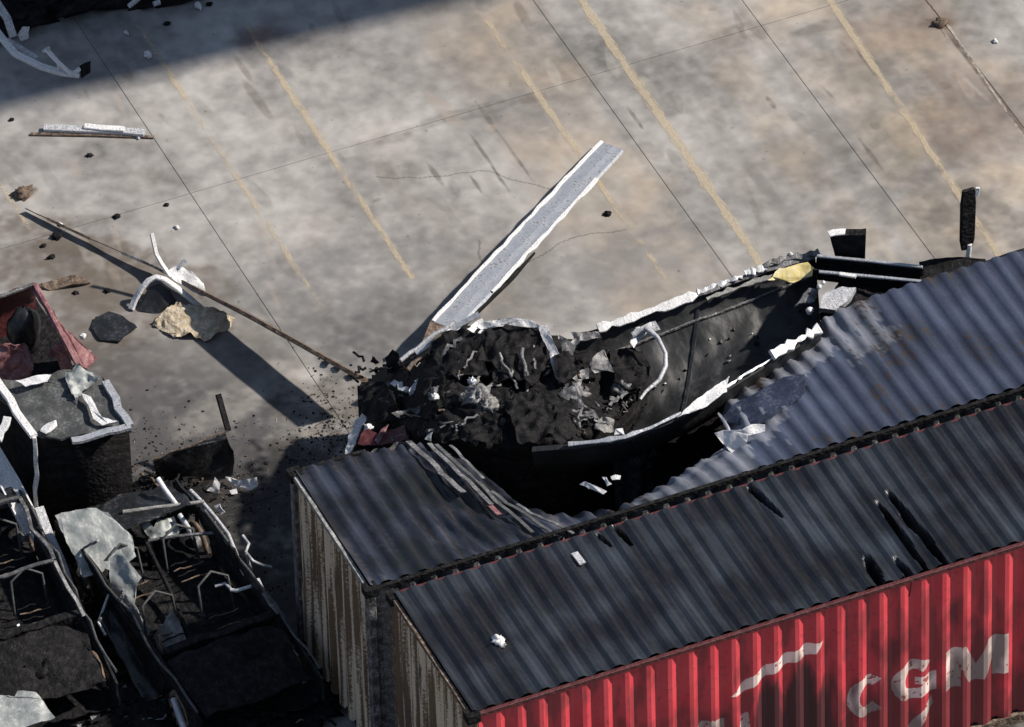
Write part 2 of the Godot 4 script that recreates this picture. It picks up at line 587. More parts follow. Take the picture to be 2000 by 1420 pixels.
func slab(st: SurfaceTool, x0: float, x1: float, z0: float, z1: float) -> void:
	var g := .004
	var bv := .006
	var lo := Vector2(x0 + g, z0 + g)
	var hi := Vector2(x1 - g, z1 - g)
	st.set_smooth_group(-1)
	var top := [Vector3(lo.x + bv, 0, lo.y + bv), Vector3(hi.x - bv, 0, lo.y + bv), Vector3(hi.x - bv, 0, hi.y - bv), Vector3(lo.x + bv, 0, hi.y - bv)]
	var mid := [Vector3(lo.x, -bv * .5, lo.y), Vector3(hi.x, -bv * .5, lo.y), Vector3(hi.x, -bv * .5, hi.y), Vector3(lo.x, -bv * .5, hi.y)]
	var f := func(q: Vector3):
		st.set_uv(Vector2((q.x - GX0) / GS, (q.z - GZ0) / GS))
		st.add_vertex(q)
	for q in [top[0], top[1], top[2], top[0], top[2], top[3]]:
		f.call(q)
	for k in 4:
		var n := (k + 1) % 4
		var da: Vector3 = mid[k] + Vector3(0, -.06, 0)
		var db: Vector3 = mid[n] + Vector3(0, -.06, 0)
		for q in [top[k], mid[k], mid[n], top[k], mid[n], top[n], mid[k], da, db, mid[k], db, mid[n]]:
			f.call(q)

func paint_tex(sd: int, cover: float, col: Color) -> ImageTexture:
	var w := 64
	var h := 1024
	var n := FastNoiseLite.new()
	n.seed = sd
	n.frequency = .02
	n.fractal_octaves = 4
	var n2 := FastNoiseLite.new()
	n2.seed = sd + 50
	n2.frequency = .004
	var out := PackedByteArray()
	out.resize(w * h * 4)
	for j in h:
		var big := n2.get_noise_2d(0, j * 1.0)
		for i in w:
			var e := absf((i + .5) / w - .5) * 2.0
			var a := cover + n.get_noise_2d(i * .8, j * 1.1) * .6 + big * .7
			a += n.get_noise_2d(i * 9.0 + 40, j * 9.0) * .3
			a *= 1.0 - smoothstep(.2, 1.0, e + n.get_noise_2d(i * 3.0 + 900, j * 1.0) * .5)
			var v := 1.0 + .25 * n.get_noise_2d(i * 4.0, j * 4.0)
			var q := Color(col.r * v, col.g * v, col.b * v).linear_to_srgb()
			var o := (j * w + i) * 4
			out[o] = int(clampf(q.r, 0, 1) * 255)
			out[o + 1] = int(clampf(q.g, 0, 1) * 255)
			out[o + 2] = int(clampf(q.b, 0, 1) * 255)
			out[o + 3] = int(clampf(a, 0, .58) * 255)
	return ImageTexture.create_from_image(Image.create_from_data(w, h, false, Image.FORMAT_RGBA8, out))

func line_mark(called: String, a: Array, b: Array, width: float, cover: float, sd: int) -> void:
	var p := P(a[0], a[1]) + Vector3(0, .004, 0)
	var q := P(b[0], b[1]) + Vector3(0, .004, 0)
	var s := (q - p).normalized().cross(Vector3.UP) * width * .5
	var st := begin()
	st.set_smooth_group(-1)
	var n := 24
	for i in n:
		var u := p.lerp(q, float(i) / n)
		var v := p.lerp(q, float(i + 1) / n)
		var w0 := s * (1.0 + .25 * N1.get_noise_2d(i * 30.0, sd * 90.0))
		var w1 := s * (1.0 + .25 * N1.get_noise_2d((i + 1) * 30.0, sd * 90.0))
		for e in [[u - w0, 0.0, i], [v - w1, 0.0, i + 1], [v + w1, 1.0, i + 1], [u - w0, 0.0, i], [v + w1, 1.0, i + 1], [u + w0, 1.0, i]]:
			st.set_uv(Vector2(e[1], float(e[2]) / n))
			st.add_vertex(e[0])
	var m := StandardMaterial3D.new()
	m.albedo_texture = paint_tex(sd * 7, cover, Color(.50, .42, .30) if called.begins_with("yellow") else Color(.55, .50, .44))
	m.transparency = BaseMaterial3D.TRANSPARENCY_ALPHA
	m.roughness = .8
	var o := obj(numbered(called), st, m, self)
	structure(o)

# ---------------------------------------------------------------- containers
const WALL := [.20, .50, .70]
func trap_wall(u: float) -> float:                             # side wall corrugation, out .. in .. out
	var t := fposmod(u / .278, 1.0)
	if t < WALL[0]:
		return .055
	if t < WALL[1]:
		return .055 * (1.0 - (t - WALL[0]) / (WALL[1] - WALL[0]))
	if t < WALL[2]:
		return 0.0
	return .055 * (t - WALL[2]) / (1.0 - WALL[2])

func trap(u: float, pitch: float, depth: float) -> float:      # trapezoid corrugation, 0 (in) .. depth (out)
	var t := fposmod(u / pitch, 1.0)
	if t < .26:
		return depth
	if t < .5:
		return depth * (1.0 - (t - .26) / .24)
	if t < .76:
		return 0.0
	return depth * (t - .76) / .24

func corr_steps(u0: float, u1: float, pitch: float, cuts := [0.0, .26, .5, .76]) -> Array:
	var r := [u0]
	var k := int(floor(u0 / pitch))
	while true:
		var done := false
		for t in cuts:
			var u: float = (k + t) * pitch
			if u > u0 + .004 and u < u1 - .004:
				r.append(u)
			if u >= u1:
				done = true
		k += 1
		if done:
			break
	r.append(u1)
	return r

var hole_poly := PackedVector2Array()
var slits := []
var tear_x := 0.0

func poly_dist(p: Vector2, poly: PackedVector2Array) -> float:
	var d := 1e9
	for i in poly.size():
		var c := Geometry2D.get_closest_point_to_segment(p, poly[i], poly[(i + 1) % poly.size()])
		d = min(d, p.distance_to(c))
	return d

func build_roof(root: Node3D, ox: float, oz: float, first: bool) -> void:
	var pitch := .236
	var depth := .036
	var xs := []
	var cs := corr_steps(ox + .06, ox + CL - .06, pitch)
	for i in cs.size() - 1:
		var n := 3 if not first else 2
		for k in n:
			xs.append(lerpf(cs[i], cs[i + 1], float(k) / n))
	xs.append(cs[-1])
	var nz := 52
	var pts := []
	var cols := []
	var cut := []
	for i in xs.size():
		var row := []
		var crow := []
		var krow := []
		for j in nz + 1:
			var x: float = xs[i]
			var z := lerpf(oz + .05, oz + CW - .05, float(j) / nz)
			var y := CH - .005 + trap(x, pitch, depth)
			var bow := sin(PI * float(j) / nz)
			y -= .018 * bow * (1.0 + N1.get_noise_2d(x * 12.0, z * 12.0 + ox * 90))
			y += N1.get_noise_2d(x * 30, z * 9 + ox * 50) * .026 * bow
			var q := Vector2(x, z)
			var near := 9.0
			var inside := false
			if first:
				inside = Geometry2D.is_point_in_polygon(q, hole_poly)
				near = poly_dist(q, hole_poly)
				var f: float = 1.0 if inside else exp(-near / (.34 if x > tear_x else .55))
				y -= f * .28
				if inside:
					y -= 1.15 * (1.0 - exp(-near / .30)) if x > tear_x else 1.2 * smoothstep(.0, 1.15, near)
				var fr: float = f * (1.0 if not inside else exp(-near / (.25 if x > tear_x else .6)))
				y += fr * .05 * sin(x * TAU / .236 + z * 1.2 + N2.get_noise_2d(x * 14, z * 14) * 1.5) * (.6 + N1.get_noise_2d(x * 40, z * 10))
				y += fr * .05 * N2.get_noise_2d(x * 90, z * 60)
				# folds fanning out from the left of the hole
				var g := exp(-pow((x - 2.55) / 1.15, 2.0))
				y += g * .034 * (1.0 + 1.2 * N2.get_noise_2d(x * 30, z * 6)) * sin((x - z * .22) * TAU / .2) * (.35 + .65 * smoothstep(oz, oz + CW * .8, z))
				# the right lip is torn through; the left one is only bent down
				var torn: bool = inside and x > tear_x and near > .02 and near < .22 + .1 * N3.get_noise_2d(x * 110, z * 110)
				torn = torn or (inside and near > .9 + .3 * N3.get_noise_2d(x * 60, z * 60))
				krow.append(torn)
			else:
				var k := false
				for s in slits:
					var t: float = (z - s[0].y) / max(.01, s[1].y - s[0].y)
					if t > 0.0 and t < 1.0:
						var cx: float = lerpf(s[0].x, s[1].x, t) + N3.get_noise_2d(z * 60, s[0].x * 40) * .025
						var w: float = s[2] * (.45 + .55 * sin(t * PI)) + .01 * N3.get_noise_2d(z * 100, x * 10)
						y -= .34 * (1.0 - smoothstep(w * .18, w * .62, absf(x - cx))) * smoothstep(0.0, .12, t) * smoothstep(0.0, .12, 1.0 - t)
				krow.append(k)
			row.append(Vector3(x, y, z))
			# colour: old paint, soot, streaks along the corrugation and painted sky sheen
			var streak := N3.get_noise_2d(x * 160.0, z * 5.0 + ox * 300.0)
			var patch := N1.get_noise_2d(x * 16.0 + ox * 99.0, z * 16.0)
			var fine := N2.get_noise_2d(x * 300.0, z * 300.0)
			var paint: Color
			var soot_sheen_k: float
			if first:
				paint = Color(.062, .076, .122)
				soot_sheen_k = lerpf(.86, .34, smoothstep(2.0, 6.5, x + z * .4)) + streak * .34 + patch * .45  # dark tone eases to the right: sky sheen put into the colour
				if near < 2.0 and not inside:
					soot_sheen_k -= .42 * exp(-near / .4)
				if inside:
					soot_sheen_k += 1.2 * smoothstep(.0 if x > tear_x else .12, .2 if x > tear_x else .75, near + .2 * patch + .25 * streak)
				elif x < tear_x:
					soot_sheen_k += .3 * exp(-near / .5)
				if x > tear_x and near < .75 + .5 * patch + .3 * streak:
					paint = Color(.20, .215, .26)
				if x < 3.6 and streak > .1:
					paint = Color(.16, .155, .19)
			else:
				paint = Color(.050, .060, .080)
				soot_sheen_k = .78 + streak * .40 + patch * .60
			if streak * .6 + patch * .7 + fine * .3 > .48:
				paint = Color(.12, .082, .06)
			var c := paint.lerp(Color(.009, .0095, .011), clampf(soot_sheen_k + fine * .12, 0.0, .96))
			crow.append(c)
		pts.append(row)
		cols.append(crow)
		cut.append(krow)
	var st := begin()
	for i in xs.size() - 1:
		for j in nz:
			if cut[i][j] or (cut[i + 1][j] and cut[i][j + 1]) or cut[i + 1][j + 1]:
				continue
			st.set_smooth_group(i if not first else 0)
			for e in [[i, j], [i + 1, j], [i + 1, j + 1], [i, j], [i + 1, j + 1], [i, j + 1]]:
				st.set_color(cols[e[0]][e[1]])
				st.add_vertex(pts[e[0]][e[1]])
	var m := vmat(.40, .15)
	m.heightmap_enabled = true
	m.heightmap_texture = M.bump_tex
	m.heightmap_scale = .3
	m.uv1_triplanar = true
	m.uv1_world_triplanar = true
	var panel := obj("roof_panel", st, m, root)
	if first:
		for q in [[798, 862, 905, 962, .09, "burnt"], [838, 866, 960, 985, .07, "burnt"], [852, 868, 1040, 1040, .06, "soot_sheet"], [880, 870, 945, 935, .05, "burnt"], [960, 960, 1085, 1045, .06, "soot_sheet"], [1010, 985, 1120, 1042, .05, "burnt"], [905, 930, 975, 1005, .08, "red_faded"]]:
			st = begin()
			var pa := P(q[0], q[1], CH - .10)
			var pb := P(q[2], q[3], CH - .04)
			bar(st, bent(pa, pb, 8, .02, int(q[0])), q[4], .012, .003, Vector3(.3, .9, 0))
			obj("torn_strip", st, M[q[5]], panel)

func corr_wall_x(st: SurfaceTool, x0: float, x1: float, y0: float, y1: float, z: float, out: float, skip := [], rows := 1) -> void:
	# wall facing +z (out=1) or -z (out=-1), corrugated along x, with uv in metres from x0,y0
	var us := corr_steps(x0, x1, .278, [0.0] + WALL)
	for i in us.size() - 1:
		for r in rows:
			var ya := lerpf(y0, y1, float(r) / rows)
			var yb := lerpf(y0, y1, float(r + 1) / rows)
			var mid: float = (us[i] + us[i + 1]) * .5
			if skip.size() > 0 and mid > skip[0] and mid < skip[1] and yb > skip[2]:
				continue
			var za := z - out * (.055 - trap_wall(us[i]))
			var zb := z - out * (.055 - trap_wall(us[i + 1]))
			st.set_smooth_group(i)
			for e in [[us[i], ya, za], [us[i], yb, za], [us[i + 1], yb, zb], [us[i], ya, za], [us[i + 1], yb, zb], [us[i + 1], ya, zb]]:
				st.set_uv(Vector2((e[0] - x0) / (x1 - x0), 1.0 - (e[1] - y0) / (y1 - y0)))
				st.add_vertex(Vector3(e[0], e[1], e[2]))

func poly_in(q: Vector2, list: Array) -> bool:
	for p in list:
		if Geometry2D.is_point_in_polygon(q, p):
			return true
	return false

func ring_poly(c: Vector2, ro: Vector2, ri: Vector2, a0: float, a1: float) -> PackedVector2Array:
	var p := PackedVector2Array()
	for i in 17:
		var a := lerpf(a0, a1, i / 16.0)
		p.append(c + Vector2(cos(a), sin(a)) * ro)
	for i in 17:
		var a := lerpf(a1, a0, i / 16.0)
		p.append(c + Vector2(cos(a), sin(a)) * ri)
	return p

func red_wall_material(x0: float, x1: float, y0: float, y1: float, z: float) -> StandardMaterial3D:
	# red paint with white lettering, a sweeping stroke, soot and some groove shade, as print on the wall
	var w := 2048
	var h := 448
	var shapes := []
	var cell := func(px: float, py: float) -> Vector2:
		var q := PZ(px, py, z)
		return Vector2(q.x, q.y)
	var box := func(a: Vector2, s: Vector2, u0: float, v0: float, u1: float, v1: float) -> PackedVector2Array:
		return PackedVector2Array([a + s * Vector2(u0, v0), a + s * Vector2(u1, v0), a + s * Vector2(u1, v1), a + s * Vector2(u0, v1)])
	# C
	var c0: Vector2 = cell.call(1658, 1412)
	var cs := Vector2(.52, .64)
	var cm := c0 + cs * .5
	shapes.append(ring_poly(cm, cs * .5, cs * Vector2(.22, .27), deg_to_rad(48), deg_to_rad(312)))
	# G
	var g0: Vector2 = cell.call(1744, 1382)
	var gs := Vector2(.60, .64)
	var gm := g0 + gs * .5
	shapes.append(ring_poly(gm, gs * .5, gs * Vector2(.22, .25), deg_to_rad(40), deg_to_rad(345)))
	shapes.append(box.call(g0, gs, .52, .36, 1.0, .54))
	shapes.append(box.call(g0, gs, .76, .06, 1.0, .5))
	# M
	var m0: Vector2 = cell.call(1848, 1352)
	var ms := Vector2(.84, .64)
	shapes.append(box.call(m0, ms, 0, 0, .24, 1))
	shapes.append(box.call(m0, ms, .76, 0, 1, 1))
	var mp := func(list: Array) -> PackedVector2Array:
		var r := PackedVector2Array()
		for q in list:
			r.append(m0 + ms * Vector2(q[0], q[1]))
		return r
	shapes.append(mp.call([[0.06, 1], [.32, 1], [.62, .02], [.38, .02]]))
	shapes.append(mp.call([[.94, 1], [.68, 1], [.38, .02], [.62, .02]]))
	# sweeping strokes
	var stroke := func(list: Array) -> PackedVector2Array:
		var r := PackedVector2Array()
		for q in list:
			r.append(cell.call(q[0], q[1]))
		return r
	shapes.append(stroke.call([[1428, 1362], [1470, 1322], [1530, 1284], [1575, 1262], [1610, 1254], [1595, 1278], [1545, 1298], [1490, 1330], [1450, 1360]]))
	shapes.append(stroke.call([[1770, 1432], [1800, 1392], [1822, 1362], [1826, 1376], [1805, 1412], [1785, 1440]]))
	# tops of the lower line of letters
	shapes.append(stroke.call([[1362, 1440], [1368, 1416], [1392, 1408], [1418, 1408], [1418, 1440]]))
	shapes.append(stroke.call([[1446, 1440], [1450, 1402], [1464, 1394], [1468, 1430], [1468, 1440]]))
	var lo := Vector2(1e9, 1e9)
	var hi := Vector2(-1e9, -1e9)
	for s in shapes:
		for q in s:
			lo = lo.min(q)
			hi = hi.max(q)
	var n1 := noise_bytes(201, .008, w, h, 5)
	var n2 := noise_bytes(202, .05, w, h, 4)
	var out := PackedByteArray()
	out.resize(w * h * 3)
	var s0: Vector2 = cell.call(1560, 1420)
	var s1: Vector2 = cell.call(1700, 1395)
	for j in h:
		for i in w:
			var q := Vector2(lerpf(x0, x1, (i + .5) / w), lerpf(y1, y0, (j + .5) / h))
			var a := n1[j * w + i] / 255.0
			var f := n2[j * w + i] / 255.0
			var col := Color(.52, .042, .060).lerp(Color(.64, .075, .090), a)
			var worn := 0.0
			if q.x > lo.x and q.x < hi.x and q.y > lo.y and q.y < hi.y and poly_in(q, shapes):
				col = Color(.90, .70, .64)
				if f + a * .5 > 1.0:
					col = Color(.50, .12, .11)
			# soot licking up the wall in tongues
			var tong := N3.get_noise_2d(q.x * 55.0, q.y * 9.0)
			var d := (q - s0).length() * .75 - .35 + tong * .5
			var k := 1.0 - smoothstep(.0, .35, d)
			var d2 := (q - s1).length() * .9 - .1 + tong * .45
			k = max(k, (1.0 - smoothstep(.0, .3, d2)) * .8)
			k = max(k, clampf((tong - .12) * 1.6 + (a - .5) * 1.4, 0, .55))  # general darkening, painted in to deepen the shade of the grooves
			var low := N3.get_noise_2d(q.x * 30.0 + 400, q.y * 14.0)
			k = max(k, clampf(.55 + low * 1.6 - (q.y - 1.2) * .9, 0.0, .75))
			if f > .66:
				k = max(k, (f - .66) * 2.0)
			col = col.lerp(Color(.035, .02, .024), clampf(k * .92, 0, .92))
			col = col.linear_to_srgb()
			var o := (j * w + i) * 3
			out[o] = int(col.r * 255)
			out[o + 1] = int(col.g * 255)
			out[o + 2] = int(col.b * 255)
	var m := StandardMaterial3D.new()
	m.albedo_texture = ImageTexture.create_from_image(Image.create_from_data(w, h, false, Image.FORMAT_RGB8, out))
	m.roughness = .42
	m.cull_mode = BaseMaterial3D.CULL_DISABLED
	return m

func end_wall_material(sd: int, tint: float) -> StandardMaterial3D:
	# pale old paint with vertical rust and soot runs
	var w := 512
	var h := 512
	var a := FastNoiseLite.new()
	a.seed = sd
	a.frequency = .02
	a.fractal_octaves = 4
	var out := PackedByteArray()
	out.resize(w * h * 3)
	for j in h:
		for i in w:
			var run := a.get_noise_2d(i * 3.2, j * .09)
			var pat := a.get_noise_2d(i * 1.4 + 700, j * .12)
			var fine := a.get_noise_2d(i * 6.0, j * 6.0 + 900)
			var col := Color(.53, .45, .36).lerp(Color(.60, .49, .34), clampf(.5 + pat, 0, 1))
			col = col.lerp(Color(.12, .078, .044), smoothstep(-.20, .20, run + pat * .35 + tint * .12 + fine * .35))
			col = col.lerp(Color(.045, .042, .042), smoothstep(.02, .55, a.get_noise_2d(i * 2.2 + 300, j * .14) * 1.3 - .22 + fine * .3))
			col = col.linear_to_srgb()
			var o := (j * w + i) * 3
			out[o] = int(col.r * 255)
			out[o + 1] = int(col.g * 255)
			out[o + 2] = int(col.b * 255)
	var m := StandardMaterial3D.new()
	m.albedo_texture = ImageTexture.create_from_image(Image.create_from_data(w, h, false, Image.FORMAT_RGB8, out))
	m.roughness = .6
	m.cull_mode = BaseMaterial3D.CULL_DISABLED
	return m

func container(label: String, ox: float, oz: float, first: bool) -> void:
	var root := thing("shipping_container", label, "container", "", Vector3(ox, 0, oz))
	build_roof(root, ox, oz, first)
	var frame: Material = M.burnt if first else M.rust
	var zf := oz + CW
	var x1 := ox + CL
	# side walls
	var st := begin()
	corr_wall_x(st, ox + .12, x1 - .12, .14, CH - .07, zf - .012, 1.0)
	if first:
		obj("side_wall", st, M.burnt, root)
	else:
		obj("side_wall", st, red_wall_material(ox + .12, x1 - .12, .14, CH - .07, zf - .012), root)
	st = begin()
	var skip := [1.6, 8.2, 1.9] if first else []
	corr_wall_x(st, ox + .12, x1 - .12, .14, CH - .07, oz + .012, -1.0, skip, 4)
	obj("side_wall", st, M.burnt, root)
	# end wall facing the debris
	st = begin()
	var us := corr_steps(oz + .1, zf - .1, .262)
	for i in us.size() - 1:
		var xa := ox + .012 + .06 - trap(us[i], .262, .06)
		var xb := ox + .012 + .06 - trap(us[i + 1], .262, .06)
		st.set_smooth_group(i)
		for e in [[xa, .14, us[i]], [xa, CH - .07, us[i]], [xb, CH - .07, us[i + 1]], [xa, .14, us[i]], [xb, CH - .07, us[i + 1]], [xb, .14, us[i + 1]]]:
			st.set_uv(Vector2((e[2] - oz) / CW, 1.0 - e[1] / CH))
			st.add_vertex(Vector3(e[0], e[1], e[2]))
	obj("end_wall", st, end_wall_material(41 if first else 55, 0.0 if first else .6), root)
	st = begin()
	add_box(st, Vector3(x1 - .06, .14, oz + .1), Vector3(x1 - .012, CH - .07, zf - .1))
	obj("door_end", st, frame, root)
	st = begin()
	add_box(st, Vector3(ox + .05, .13, oz + .05), Vector3(x1 - .05, .17, zf - .05))
	obj("floor", st, M.char, root)
	# posts and rails
	for ex in [ox + .055, x1 - .055]:
		for ez in [oz + .055, zf - .055]:
			st = begin()
			add_box(st, Vector3(ex - .055, .118, ez - .055), Vector3(ex + .055, CH - .118, ez + .055), .012)
			var post := obj("corner_post", st, frame, root)
			for ey in [0.0, CH - .118]:
				st = begin()
				add_box(st, Vector3(ex - .086, ey, ez - .082), Vector3(ex + .086, ey + .122, ez + .082), .012)
				obj("corner_casting", st, M.char, post)
	for ez in [oz + .03, zf - .03]:
		st = begin()
		bar(st, [Vector3(ox + .1, .075, ez), Vector3(x1 - .1, .075, ez)], .06, .15)
		obj("bottom_rail", st, frame, root)
		var pts := []
		for k in 41:
			var x := lerpf(ox + .1, x1 - .1, k / 40.0)
			var y := CH - .042
			if first and ez < oz + .2 and x > 1.1 and x < 8.2:
				continue
			if first and ez < oz + .2:
				y -= .42 * exp(-pow((x - 4.6) / 2.0, 2.0)) + .02 * N2.get_noise_1d(x * 60)
			pts.append(Vector3(x, y, ez))
		var runs := [[]]
		for p in pts:
			if runs[-1].size() > 0 and p.x - runs[-1][-1].x > 1.0:
				runs.append([])
			runs[-1].append(p)
		for r in runs:
			if r.size() < 2:
				continue
			st = begin()
			bar(st, r, .055, .06)
			obj("top_rail", st, M.red_dark if not first else M.char, root)
	for ex in [ox + .03, x1 - .03]:
		st = begin()
		bar(st, [Vector3(ex, CH - .045, oz + .1), Vector3(ex, CH - .045, zf - .1)], .055, .062)
		obj("end_rail", st, M.ash if first else M.rust, root)

func build_containers() -> void:
	# hole torn in the roof of the first container (photo pixels at the sagging roof)
	for q in [[835, 872], [880, 905], [930, 945], [985, 985], [1060, 1008], [1130, 1012], [1190, 1000], [1225, 978], [1290, 945], [1350, 905], [1408, 872], [1425, 845], [1400, 815], [1415, 785], [1455, 745], [1520, 700], [1590, 655], [1540, 610], [1300, 640], [1050, 690], [800, 800]]:
		var p := P(q[0], q[1], CH - .24)
		hole_poly.append(Vector2(p.x, p.z))
	tear_x = P(1175, 985, CH - .24).x
	for q in [[1167, 1043, 1192, 1064, .07], [1202, 1030, 1233, 1064, .09], [1462, 950, 1528, 1012, .09], [1712, 978, 1815, 1122, .10], [1732, 958, 1855, 1112, .13], [1690, 1085, 1725, 1150, .12], [1750, 1090, 1785, 1140, .10]]:
		var a := P(q[0], q[1], CH)
		var b := P(q[2], q[3], CH)
		slits.append([Vector2(a.x, a.z), Vector2(b.x, b.z), q[4]])
	container("sooty grey shipping container with its corrugated roof crushed and torn under the wreck", 0.0, 0.0, true)
	container("red shipping container with white CGM lettering and a blackened corrugated roof", C2X, C2Z, false)

# ---------------------------------------------------------------- wreck
func build_wreck() -> void:
	var root := thing("burned_wreck", "burned-out craft with a black open hull lying across the torn container roof", "wreck", "", P(1150, 760, 0.0))
	raise = .31
	var la := pix_line([[1130, 652, 2.05], [1175, 640, 2.1], [1260, 610, 2.15], [1400, 560, 2.25], [1500, 524, 2.3], [1592, 498, 2.35]])
	var lb := pix_line([[1040, 872, 2.42], [1130, 866, 2.45], [1225, 852, 2.5], [1330, 808, 2.58], [1430, 748, 2.64], [1604, 640, 2.7]])
	var NU := 64
	var NV := 32
	var inner := []
	var outer := []
	for i in NU + 1:
		var t := float(i) / NU
		var a := at_line(la, t)
		var b := at_line(lb, t)
		var ri := []
		var ro := []
		var dep := lerpf(1.05, .75, t)
		for j in NV + 1:
			var v := float(j) / NV
			var q := a.lerp(b, v)
			var s := pow(sin(v * PI), .62)
			q.y -= dep * s
			q += Vector3(.02, .10, .05) * N1.get_noise_3d(q.x * 16, q.y * 16, q.z * 16) * s
			q += Vector3(0, .05, .03) * N3.get_noise_3d(q.x * 60, q.y * 60, q.z * 60) * (.3 + s)
			var o := q + Vector3(0, -.05 - .03 * s, 0) + (a - b).normalized() * .045 * cos(v * PI)
			ri.append(q)
			ro.append(o)
		inner.append(ri)
		outer.append(ro)
	var st := begin()
	for i in NU:
		for j in NV:
			st.set_smooth_group(0)
			quad(st, inner[i][j], inner[i + 1][j], inner[i + 1][j + 1], inner[i][j + 1])
			st.set_smooth_group(1)
			quad(st, outer[i][j], outer[i][j + 1], outer[i + 1][j + 1], outer[i + 1][j])
	st.set_smooth_group(-1)
	for i in NU:
		quad(st, inner[i][0], outer[i][0], outer[i + 1][0], inner[i + 1][0])
		quad(st, inner[i][NV], inner[i + 1][NV], outer[i + 1][NV], outer[i][NV])
	for j in NV:
		quad(st, inner[0][j], inner[0][j + 1], outer[0][j + 1], outer[0][j])
		quad(st, inner[NU][j], outer[NU][j], outer[NU][j + 1], inner[NU][j + 1])
	obj("hull_shell", st, M.hull, root)
	# outer skin standing on the concrete behind the container
	st = begin()
	for i in NU:
		for j in 8:
			var g := func(k: int, l: int) -> Vector3:
				var p: Vector3 = outer[k][0]
				var u := l / 8.0
				var r := p + Vector3(-.02, 0, -.05) + Vector3(.02, 0, -.28) * sin(u * PI)
				r.y = lerpf(p.y, -.0, u)
				return r + Vector3(1, 0, 1) * .04 * N1.get_noise_3d(r.x * 20, r.y * 20, r.z * 20)
			st.set_smooth_group(0)
			quad(st, g.call(i, j), g.call(i, j + 1), g.call(i + 1, j + 1), g.call(i + 1, j))
	obj("outer_skin", st, M.char, root)
	# tail bulkhead
	st = begin()
	st.set_smooth_group(-1)
	var cen: Vector3 = (inner[NU][0] + inner[NU][NV]) * .5
	for j in NV:
		tri(st, cen, inner[NU][j], inner[NU][j + 1])
	obj("bulkhead", st, M.char, root)
	# frames inside the hull
	for t in [.55]:
		st = begin()
		var ii := int(t * NU)
		var pts := []
		for j in range(1, NV):
			pts.append(inner[ii][j] + Vector3(0, .015, 0))
		bar(st, pts, .05, .03)
		obj("hull_frame", st, M.char_gloss, root)
	# stringers along the upper inside of the hull
	for vj in [2]:
		st = begin()
		var pts := []
		for i in range(6, NU, 2):
			pts.append(inner[i][vj] + Vector3(0, .02, .02))
		bar(st, pts, .03, .035)
		obj("stringer", st, M.burnt, root)
	# rims: pale torn edges
	var rim := func(called: String, pix: Array, w: float, h: float, m: Material, amp: float, sd: int):
		var s := begin()
		var pts := []
		var line := pix_line(pix)
		var n := 14
		for k in n + 1:
			pts.append(at_line(line, float(k) / n) + Vector3(0, N2.get_noise_2d(k * 23.0, sd * 40.0), N2.get_noise_2d(k * 23.0 + 90, sd * 40.0)) * amp)
		var sc := []
		for k in n + 1:
			sc.append(clampf(1.0 + 1.5 * N3.get_noise_2d(k * 60.0, sd * 77.0), .2, 1.7))
		bar(s, pts, w, h, .006, Vector3(0, .8, .6), sc)
		obj(called, s, m, root)
	rim.call("rim", [[1168, 642, 2.14], [1230, 622, 2.18], [1300, 598, 2.22], [1362, 575, 2.26]], .085, .04, M.white, .012, 1)
	rim.call("rim", [[1362, 572, 2.28], [1400, 556, 2.3], [1450, 540, 2.33]], .06, .03, M.pale, .02, 2)
	rim.call("rim", [[1455, 534, 2.35], [1495, 523, 2.38]], .07, .04, M.white, .01, 3)
	rim.call("rim", [[1380, 584, 2.22], [1430, 566, 2.24], [1480, 548, 2.26], [1520, 536, 2.3]], .05, .04, M.ash, .03, 4)
	rim.call("rim", [[1490, 520, 2.4], [1540, 503, 2.42], [1600, 494, 2.42]], .07, .04, M.burnt, .03, 5)
	rim.call("rim", [[1300, 600, 2.2], [1380, 570, 2.25], [1480, 532, 2.32], [1590, 500, 2.38]], .06, .04, M.burnt, .02, 6)
	rim.call("rim", [[1110, 868, 2.48], [1170, 862, 2.5], [1220, 854, 2.53], [1280, 832, 2.57], [1330, 806, 2.62]], .05, .045, M.steel, .012, 7)
	rim.call("rim", [[1410, 762, 2.66], [1450, 735, 2.68], [1515, 696, 2.72]], .035, .04, M.steel, .01, 8)
	rim.call("rim", [[1508, 694, 2.76], [1556, 666, 2.77], [1600, 642, 2.78]], .10, .05, M.white, .004, 9)
	st = begin()
	sheet(st, [[1322, 815, 2.62], [1355, 785, 2.66], [1395, 755, 2.70], [1425, 735, 2.72], [1420, 765, 2.68], [1398, 780, 2.66], [1380, 795, 2.63], [1345, 808, 2.62]], .012, .02, 1.2)
	obj("bright_edge", st, M.white, root)
	st = begin()
	sheet(st, [[1500, 548, 2.30], [1522, 524, 2.36], [1578, 512, 2.42], [1590, 524, 2.40], [1586, 540, 2.32], [1550, 553, 2.26], [1520, 546, 2.27]], .012, .015, 1.0)
	obj("yellow_panel", st, M.yellow, root)
	# tail boom: an open black channel with pale lips
	st = begin()
	channel(st, [P(1592, 532, 2.28), P(1700, 546, 2.28), P(1805, 558, 2.28)], .28, .16, .02)
	obj("tail_boom", st, M.char, root)
	for l in [[[1596, 500, 2.46], [1700, 510, 2.46], [1802, 522, 2.46]], [[1600, 531, 2.48], [1700, 540, 2.48], [1802, 550, 2.48]]]:
		st = begin()
		bar(st, pix_line(l), .045, .03)
		obj("boom_lip", st, M.steel, root)
	st = begin()
	bar(st, [P(1640, 535, 2.52), P(1672, 540, 2.52)], .06, .03)
	obj("boom_clamp", st, M.white, root)
	st = begin()
	sheet(st, [[1795, 512, 2.45], [1850, 504, 2.5], [1925, 506, 2.5], [1905, 530, 2.42], [1850, 570, 2.36], [1800, 560, 2.36]], .16, .02, .8)
	obj("tail_fairing", st, M.char, root)
	st = begin()
